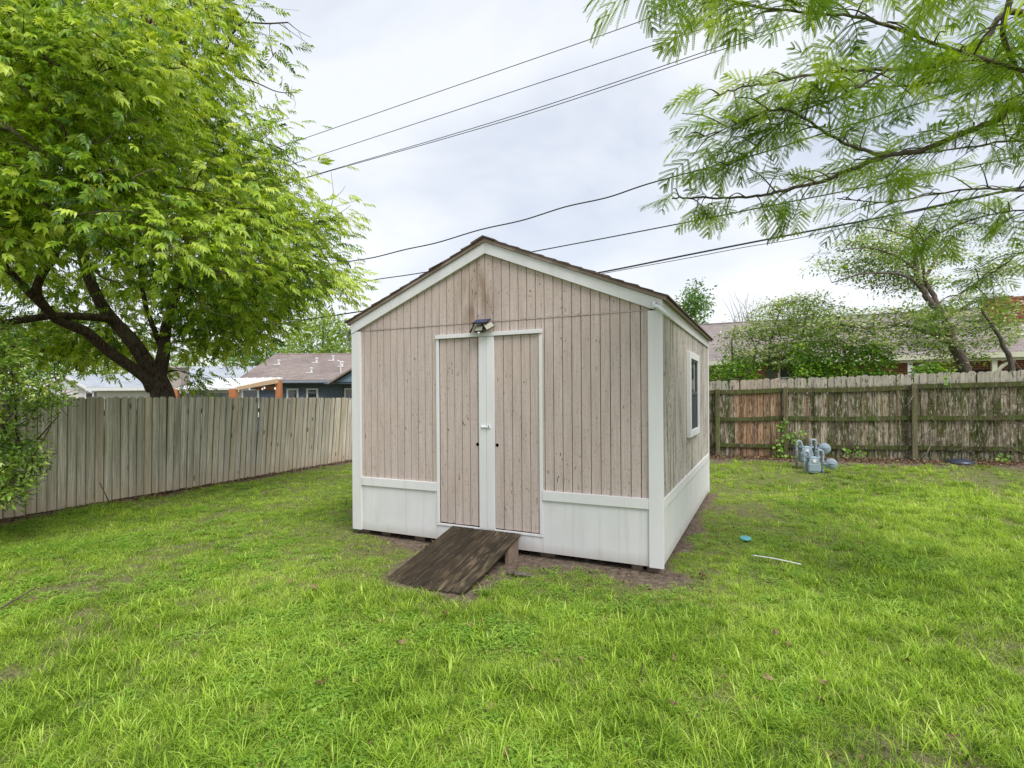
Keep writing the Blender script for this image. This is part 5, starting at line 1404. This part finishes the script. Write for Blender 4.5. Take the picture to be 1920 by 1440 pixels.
# climbing plants and dry vines on the back fence
vine = MB(); vleaf = []
def fence_pt(s, z, out=.06):
    p = FB0 + dB * s; nrm = np.array([dB[1], -dB[0]]); p = p + nrm * out
    return np.array([p[0], p[1], topB(s) - 1.83 + z])
s0_, s1_ = sB(1715), sB(1925)
for i in range(75):
    s_ = rng.uniform(s0_ + .1, s1_ + .8) if i < 60 else rng.uniform(sB(1560), s0_); z_ = rng.uniform(.05, 1.4)
    pts = [fence_pt(s_, z_, .035)]
    d_ = np.array([rng.normal() * .12, rng.uniform(-.05, .16)])
    for j in range(int(rng.integers(3, 6))):
        d_ = d_ * .8 + rng.normal(size=2) * .06; s_ += d_[0]; z_ = min(1.7, max(.02, z_ + d_[1])); pts.append(fence_pt(s_, z_, .035 + rng.random() * .05))
    vine.tube(curve_pts(pts, 3), np.linspace(.0065, .0025, (len(pts) - 1) * 3 + 1), 4)
for u0, v0, u1, v1 in ((1712, 742, 1690, 768), (1745, 800, 1725, 822), (1725, 822, 1732, 834), (1745, 834, 1728, 860), (1855, 800, 1842, 848), (1790, 805, 1780, 840)):
    vine.tube([on_b(u0, v0, 8.48), on_b((u0 + u1) / 2 + 2, (v0 + v1) / 2 + 3, 8.46), on_b(u1, v1, 8.48)], [.012, .011, .009], 5)
tag(vine.build('dry_vine', MAT['twig'], None, True), 'tangle of dry bare vines clinging to the right part of the mossy back fence', 'vine')
def climber(label, spots, n, spread_, stem, mat='ivy_leaf', lf=(.075, .065)):
    mbv = MB()
    for st in stem: mbv.tube(curve_pts(st, 4), np.linspace(.008, .003, (len(st) - 1) * 4 + 1), 5)
    e = empty('ivy_plant', tuple(stem[0][0])); tag(e, label, 'plant', 'plants climbing the back fence')
    o = mbv.build('stem', MAT['twig'], e, True); o.data.transform(Matrix.Translation(-Vector(stem[0][0])))
    tv, tt = leaf_tmpl(lf[0], lf[1], .12, .25); pos = []
    for sp in spots:
        pos.append(sp + rng.normal(size=(n, 3)) * spread_)
    pos = np.concatenate(pos); m_ = len(pos)
    V, T = scatter(tv, tt, frames(rng.normal(size=(m_, 3)) * [1, .4, .5] + [0, -.4, -.3], rng.normal(size=(m_, 3)) * .5 + [-.1, -.8, .6]), pos, rng.uniform(.6, 1.3, m_))
    o = link('leaves', tri_mesh('leaves', V - np.array(stem[0][0]), T, np.repeat(rng.random(m_), len(tv))), MAT[mat], e); o['kind'] = 'stuff'
FB = 8.45
oo = lambda u, v: on_b(u, v, FB)
climber('ivy climbing the fence post left of the gas meters', [oo(1466, 792), oo(1464, 806), oo(1466, 820), oo(1464, 832), oo(1460, 846), oo(1450, 848), oo(1462, 852)], 9, (.05, .03, .06), [[oo(1457, 864), oo(1460, 856), oo(1464, 836), oo(1466, 812), oo(1467, 790)], [oo(1457, 864), oo(1452, 852), oo(1448, 846)]])
climber('ivy with yellowish leaves just right of that post, behind the meters', [oo(1482, 818), oo(1488, 824), oo(1484, 814), oo(1492, 828), oo(1506, 812), oo(1490, 858), oo(1500, 856), oo(1480, 860)], 7, (.05, .03, .05), [[oo(1484, 866), oo(1488, 845), oo(1484, 815)], [oo(1500, 862), oo(1512, 835), oo(1506, 808)]])
climber('single ivy tip hanging over the top of the back fence', [oo(1773, 712), oo(1774, 718), oo(1775, 708)], 4, (.03, .02, .03), [[oo(1776, 695), oo(1774, 706), oo(1773, 720)]])
climber('small weed at the foot of the back fence, right of the meters', [oo(1610, 846), oo(1614, 852), oo(1596, 848), oo(1588, 846)], 6, (.06, .03, .05), [[oo(1606, 866), oo(1608, 852), oo(1612, 842)]])
climber('pale leafy weed at the foot of the back fence, far right', [oo(1880, 862), oo(1884, 868), oo(1878, 856), oo(1892, 872)], 6, (.05, .03, .05), [[oo(1884, 880), oo(1881, 864), oo(1880, 852)]])

# leaf litter along the fences: one mass
tv, tt = leaf_tmpl(.055, .026, .2, .3); pos = []
for _ in range(5200):
    s_ = rng.uniform(sB(1300), lenB); dd = abs(rng.normal()) * .38 + .02
    p = FB0 + dB * s_ + np.array([dB[1], -dB[0]]) * dd; pos.append((p[0], p[1]))
for _ in range(2600):
    s_ = rng.uniform(0, lenL); dd = abs(rng.normal()) * (.17 if s_ > 5 else .26) + .01
    p = FL0 + dL * s_ + np.array([dL[1], -dL[0]]) * dd; pos.append((p[0], p[1]))
for _ in range(650):                          # chips and crumbs on the bare soil round the shed
    a_, b_ = rng.uniform(.0, 4.3), rng.uniform(-.75, .1)
    if rng.random() < .35: a_, b_ = rng.uniform(3.75, 4.3), rng.uniform(0, 4.4)
    pos.append(xy(a_, b_))
for _ in range(2600):                         # dead bits caught in the lawn
    y_ = rng.uniform(2.0, 11) ; x_ = rng.uniform(-1.05, 1.05) * (y_ + .6)
    a_, b_ = ab(x_, y_)
    if shed_dist(a_, b_) > .05 and b_ < 8.3 and a_ > -5.8 and not (1.35 < a_ < 2.4 and -1.35 < b_ < 0): pos.append((x_, y_))
pos = np.array(pos); pos3 = np.concatenate([pos, (gz(pos[:, 0], pos[:, 1]) + rng.uniform(.004, .034, len(pos)))[:, None]], 1); m_ = len(pos3)
V, T = scatter(tv, tt, frames(rng.normal(size=(m_, 3)) * [1, 1, .2], rng.normal(size=(m_, 3)) * .5 + [0, 0, 1]), pos3, np.concatenate([rng.uniform(.5, 1.4, 7800), rng.uniform(.25, .75, m_ - 7800)]))
tag(link('leaf_litter', tri_mesh('leaf_litter', V, T, np.repeat(np.clip(rng.normal(.45, .28, m_), 0, 1), len(tv))), MAT['dead_leaf']), 'brown leaf litter and bark crumbs along the fences and the shed', 'leaf litter', None, 'stuff')

# ------------------------------------------------------------------ lawn: tufts scattered over the soil
def blades(n, rad, len_rng, w_rng, lean, seed, curl=.5, nseg=3, tint=(.5, .24)):
    r = np.random.default_rng(seed); V, T, A = [], [], []; c = 0
    for _ in range(n):
        a = r.uniform(0, 6.283); rr = rad * math.sqrt(r.random()); b = np.array([rr * math.cos(a), rr * math.sin(a), -.004])
        az = r.uniform(0, 6.283); ln = r.uniform(*len_rng); wd_ = r.uniform(*w_rng); th = r.uniform(*lean)
        d = np.array([math.cos(az), math.sin(az), 0]); sd = np.array([-math.sin(az), math.cos(az), 0]); tint_ = float(np.clip(r.normal(*tint), 0, 1))
        p = b.copy(); ang = th; rows = []
        for i in range(nseg + 1):
            t = i / nseg; ww = wd_ * (1 - t ** 1.6) * (.75 + .25 * min(1, t * 3))
            rows.append((p.copy(), ww)); p = p + (d * math.sin(ang) + np.array([0, 0, math.cos(ang)])) * ln / nseg; ang += curl * r.uniform(.5, 1.4) / nseg * 1.5
        for i, (q, ww) in enumerate(rows[:-1]):
            V += [q - sd * ww / 2, q + sd * ww / 2]; A += [tint_ - .12 + .14 * i / nseg] * 2
        V.append(rows[-1][0]); A.append(tint_ + .12)
        for i in range(nseg - 1):
            j = c + 2 * i; T += [(j, j + 1, j + 3), (j, j + 3, j + 2)]
        j = c + 2 * (nseg - 1); T.append((j, j + 1, j + 2)); c += 2 * nseg + 1
    return np.array(V), np.array(T), np.array(A)
def broadleaf(n, rad, size, hgt, seed, tri=True):
    r = np.random.default_rng(seed); parts = []
    for _ in range(n):
        a = r.uniform(0, 6.283); rr = rad * math.sqrt(r.random()); p = np.array([rr * math.cos(a), rr * math.sin(a), r.uniform(*hgt)]); val = float(np.clip(r.normal(.5, .2), 0, 1)); a0 = r.uniform(0, 6.283)
        for j in range(3 if tri else 1):
            s_ = size * r.uniform(.8, 1.2); tv, tt = leaf_tmpl(s_, s_ * .85, .1, .12); az = a0 + j * 2.094
            V, T = scatter(tv, tt, frames(np.array([[math.cos(az), math.sin(az), r.uniform(-.2, .3)]]), np.array([[r.normal() * .25, r.normal() * .25, 1.0]])), p[None]); parts.append((V, T, np.full(len(V), val)))
    return join(parts)
tuft_col = bpy.data.collections.new('lawn_tufts')
specs = []
for i in range(5): specs.append((blades(34, .075, (.025, .06), (.0028, .005), (.35, 1.25), 300 + i, .6), 'grass'))
for i in range(4): specs.append((blades(30, .075, (.05, .10), (.003, .0055), (.2, 1.0), 320 + i, .9), 'grass'))
for i in range(3): specs.append((blades(26, .06, (.09, .17), (.0035, .0065), (.1, .75), 340 + i, 1.2, 4), 'grass'))
specs.append((blades(11, .045, (.07, .14), (.008, .013), (.15, .75), 360, .8, 3, (.62, .12)), 'grass'))
specs.append((broadleaf(24, .08, .014, (.015, .045), 370), 'clover'))
specs.append((broadleaf(18, .08, .024, (.01, .05), 371, False), 'clover'))
specs.append((blades(20, .09, (.03, .09), (.002, .004), (1.1, 1.55), 380, .2), 'thatch'))
for i, ((V, T, a), mt) in enumerate(specs):
    me = tri_mesh('tuft_%02d' % i, V, T, a); me.materials.append(MAT[mt])
    o = bpy.data.objects.new('tuft_%02d' % i, me); tuft_col.objects.link(o)
N_SHORT, N_MED, N_LONG, I_BROAD, I_CLOV, I_WEED, I_DRY = range(0, 5), range(5, 9), range(9, 12), 12, 13, 14, 15
pts, idx, scl = [], [], []
def lay(n, ylo, yhi, xl, xr):
    y = rng.uniform(ylo, yhi, n); x = rng.uniform(0, 1, n) * (xr(y) - xl(y)) + xl(y); return x, y
zones = ((19000, 1.7, 4.0), (21000, 4.0, 6.4), (20000, 6.4, 9.2), (16000, 9.2, 13.0), (4500, 13.0, 17.0))
XS, YS = [], []
for n, y0, y1 in zones:
    x, y = lay(n, y0, y1, lambda y: -(1.06 * y + 1.2), lambda y: 1.06 * y + 1.2); XS.append(x); YS.append(y)
x = np.concatenate(XS); y = np.concatenate(YS)
a, b = ab(x, y); dn = lawn_density(x, y)
keep = (rng.random(len(x)) < dn) & (b < 8.35) & (a > -5.95) & (shed_dist(a, b) > .03)
x, y, a, b, dn = x[keep], y[keep], a[keep], b[keep], dn[keep]
n = len(x); ln_n = fbm(x + 3, y + 8, .55); cl_n = fbm(x - 20, y + 40, 1.1); r_ = rng.random(n)
depth = y; longness = sstep(.38, .66, ln_n + .22 * sstep(5.5, 2.2, y) * 1.0 + .10 * sstep(0, 5, x) - .10 * sstep(0, -4, x) - .12 * sstep(5, 8, y))
idx = rng.integers(0, 5, n)
idx = np.where(r_ < .48 * longness + .10, rng.integers(5, 9, n), idx)
idx = np.where(r_ < .15 * longness, rng.integers(9, 12, n), idx)
r2 = rng.random(n)
idx = np.where(r2 < .035 * (.3 + longness), I_BROAD, idx)
clv = sstep(.52, .66, cl_n)
front = ((a > 1.9) & (a < 4.2) & (b < -.05) & (b > -1.15)).astype(float) * .75
idx = np.where((r2 > .80) & (rng.random(n) < clv + front * .7 + .04), I_CLOV, idx)
idx = np.where((r2 > .70) & (r2 <= .80) & (rng.random(n) < clv * .6 + front), I_WEED, idx)
dry = sstep(.55, .7, fbm(x + 70, y - 33, .7)) * (.35 + .65 * sstep(4.5, 7, y)) * .36 + .13 + .25 * (dn < .45)
idx = np.where(rng.random(n) < dry, I_DRY, idx)
nearshed = sstep(1.5, .3, shed_dist(a, b))
idx = np.where((nearshed > .2) & (idx >= 5) & (idx < 13) & (rng.random(n) < .8 * nearshed + .1), rng.integers(0, 5, n), idx)
size = rng.uniform(.6, 1.15, n) * (1 - .3 * nearshed) * (1 + .18 * sstep(6, 12, y)) * np.where(idx < 5, 1.05, 1)
co = np.stack([x, y, gz(x, y)], 1)
lme = bpy.data.meshes.new('lawn_grass'); lme.vertices.add(n); lme.vertices.foreach_set('co', co.astype(np.float32).ravel())
for nm, tp, arr in (('tuft', 'INT', idx.astype(np.int32)), ('size', 'FLOAT', size.astype(np.float32)), ('turn', 'FLOAT', rng.uniform(0, 6.283, n).astype(np.float32))):
    at = lme.attributes.new(nm, tp, 'POINT'); at.data.foreach_set('value', arr)
lawn = bpy.data.objects.new('lawn_grass', lme); COL.objects.link(lawn)
tag(lawn, 'green lawn grass mixed with clover around the shed', 'grass', None, 'stuff')
ng = bpy.data.node_groups.new('tuft_scatter', 'GeometryNodeTree')
ng.interface.new_socket('Geometry', in_out='INPUT', socket_type='NodeSocketGeometry')
ng.interface.new_socket('Geometry', in_out='OUTPUT', socket_type='NodeSocketGeometry')
gi = ng.nodes.new('NodeGroupInput'); go = ng.nodes.new('NodeGroupOutput')
iop = ng.nodes.new('GeometryNodeInstanceOnPoints'); ci_ = ng.nodes.new('GeometryNodeCollectionInfo')
ci_.inputs['Collection'].default_value = tuft_col; ci_.inputs['Separate Children'].default_value = True; ci_.inputs['Reset Children'].default_value = True
def named(nm, tp):
    nd = ng.nodes.new('GeometryNodeInputNamedAttribute'); nd.data_type = tp; nd.inputs['Name'].default_value = nm
    return [s_ for s_ in nd.outputs if s_.enabled and s_.name == 'Attribute'][0]
cx = ng.nodes.new('ShaderNodeCombineXYZ'); ng.links.new(named('turn', 'FLOAT'), cx.inputs[2])
e2r = ng.nodes.new('FunctionNodeEulerToRotation'); ng.links.new(cx.outputs[0], e2r.inputs[0])
ng.links.new(gi.outputs[0], iop.inputs['Points']); ng.links.new(ci_.outputs[0], iop.inputs['Instance'])
iop.inputs['Pick Instance'].default_value = True
ng.links.new(named('tuft', 'INT'), iop.inputs['Instance Index']); ng.links.new(e2r.outputs[0], iop.inputs['Rotation']); ng.links.new(named('size', 'FLOAT'), iop.inputs['Scale'])
ng.links.new(iop.outputs[0], go.inputs[0])
md = lawn.modifiers.new('tufts', 'NODES'); md.node_group = ng
print('tufts', n, 'silk fronds', SILK_N, 'pecan clumps', len(cl_c))
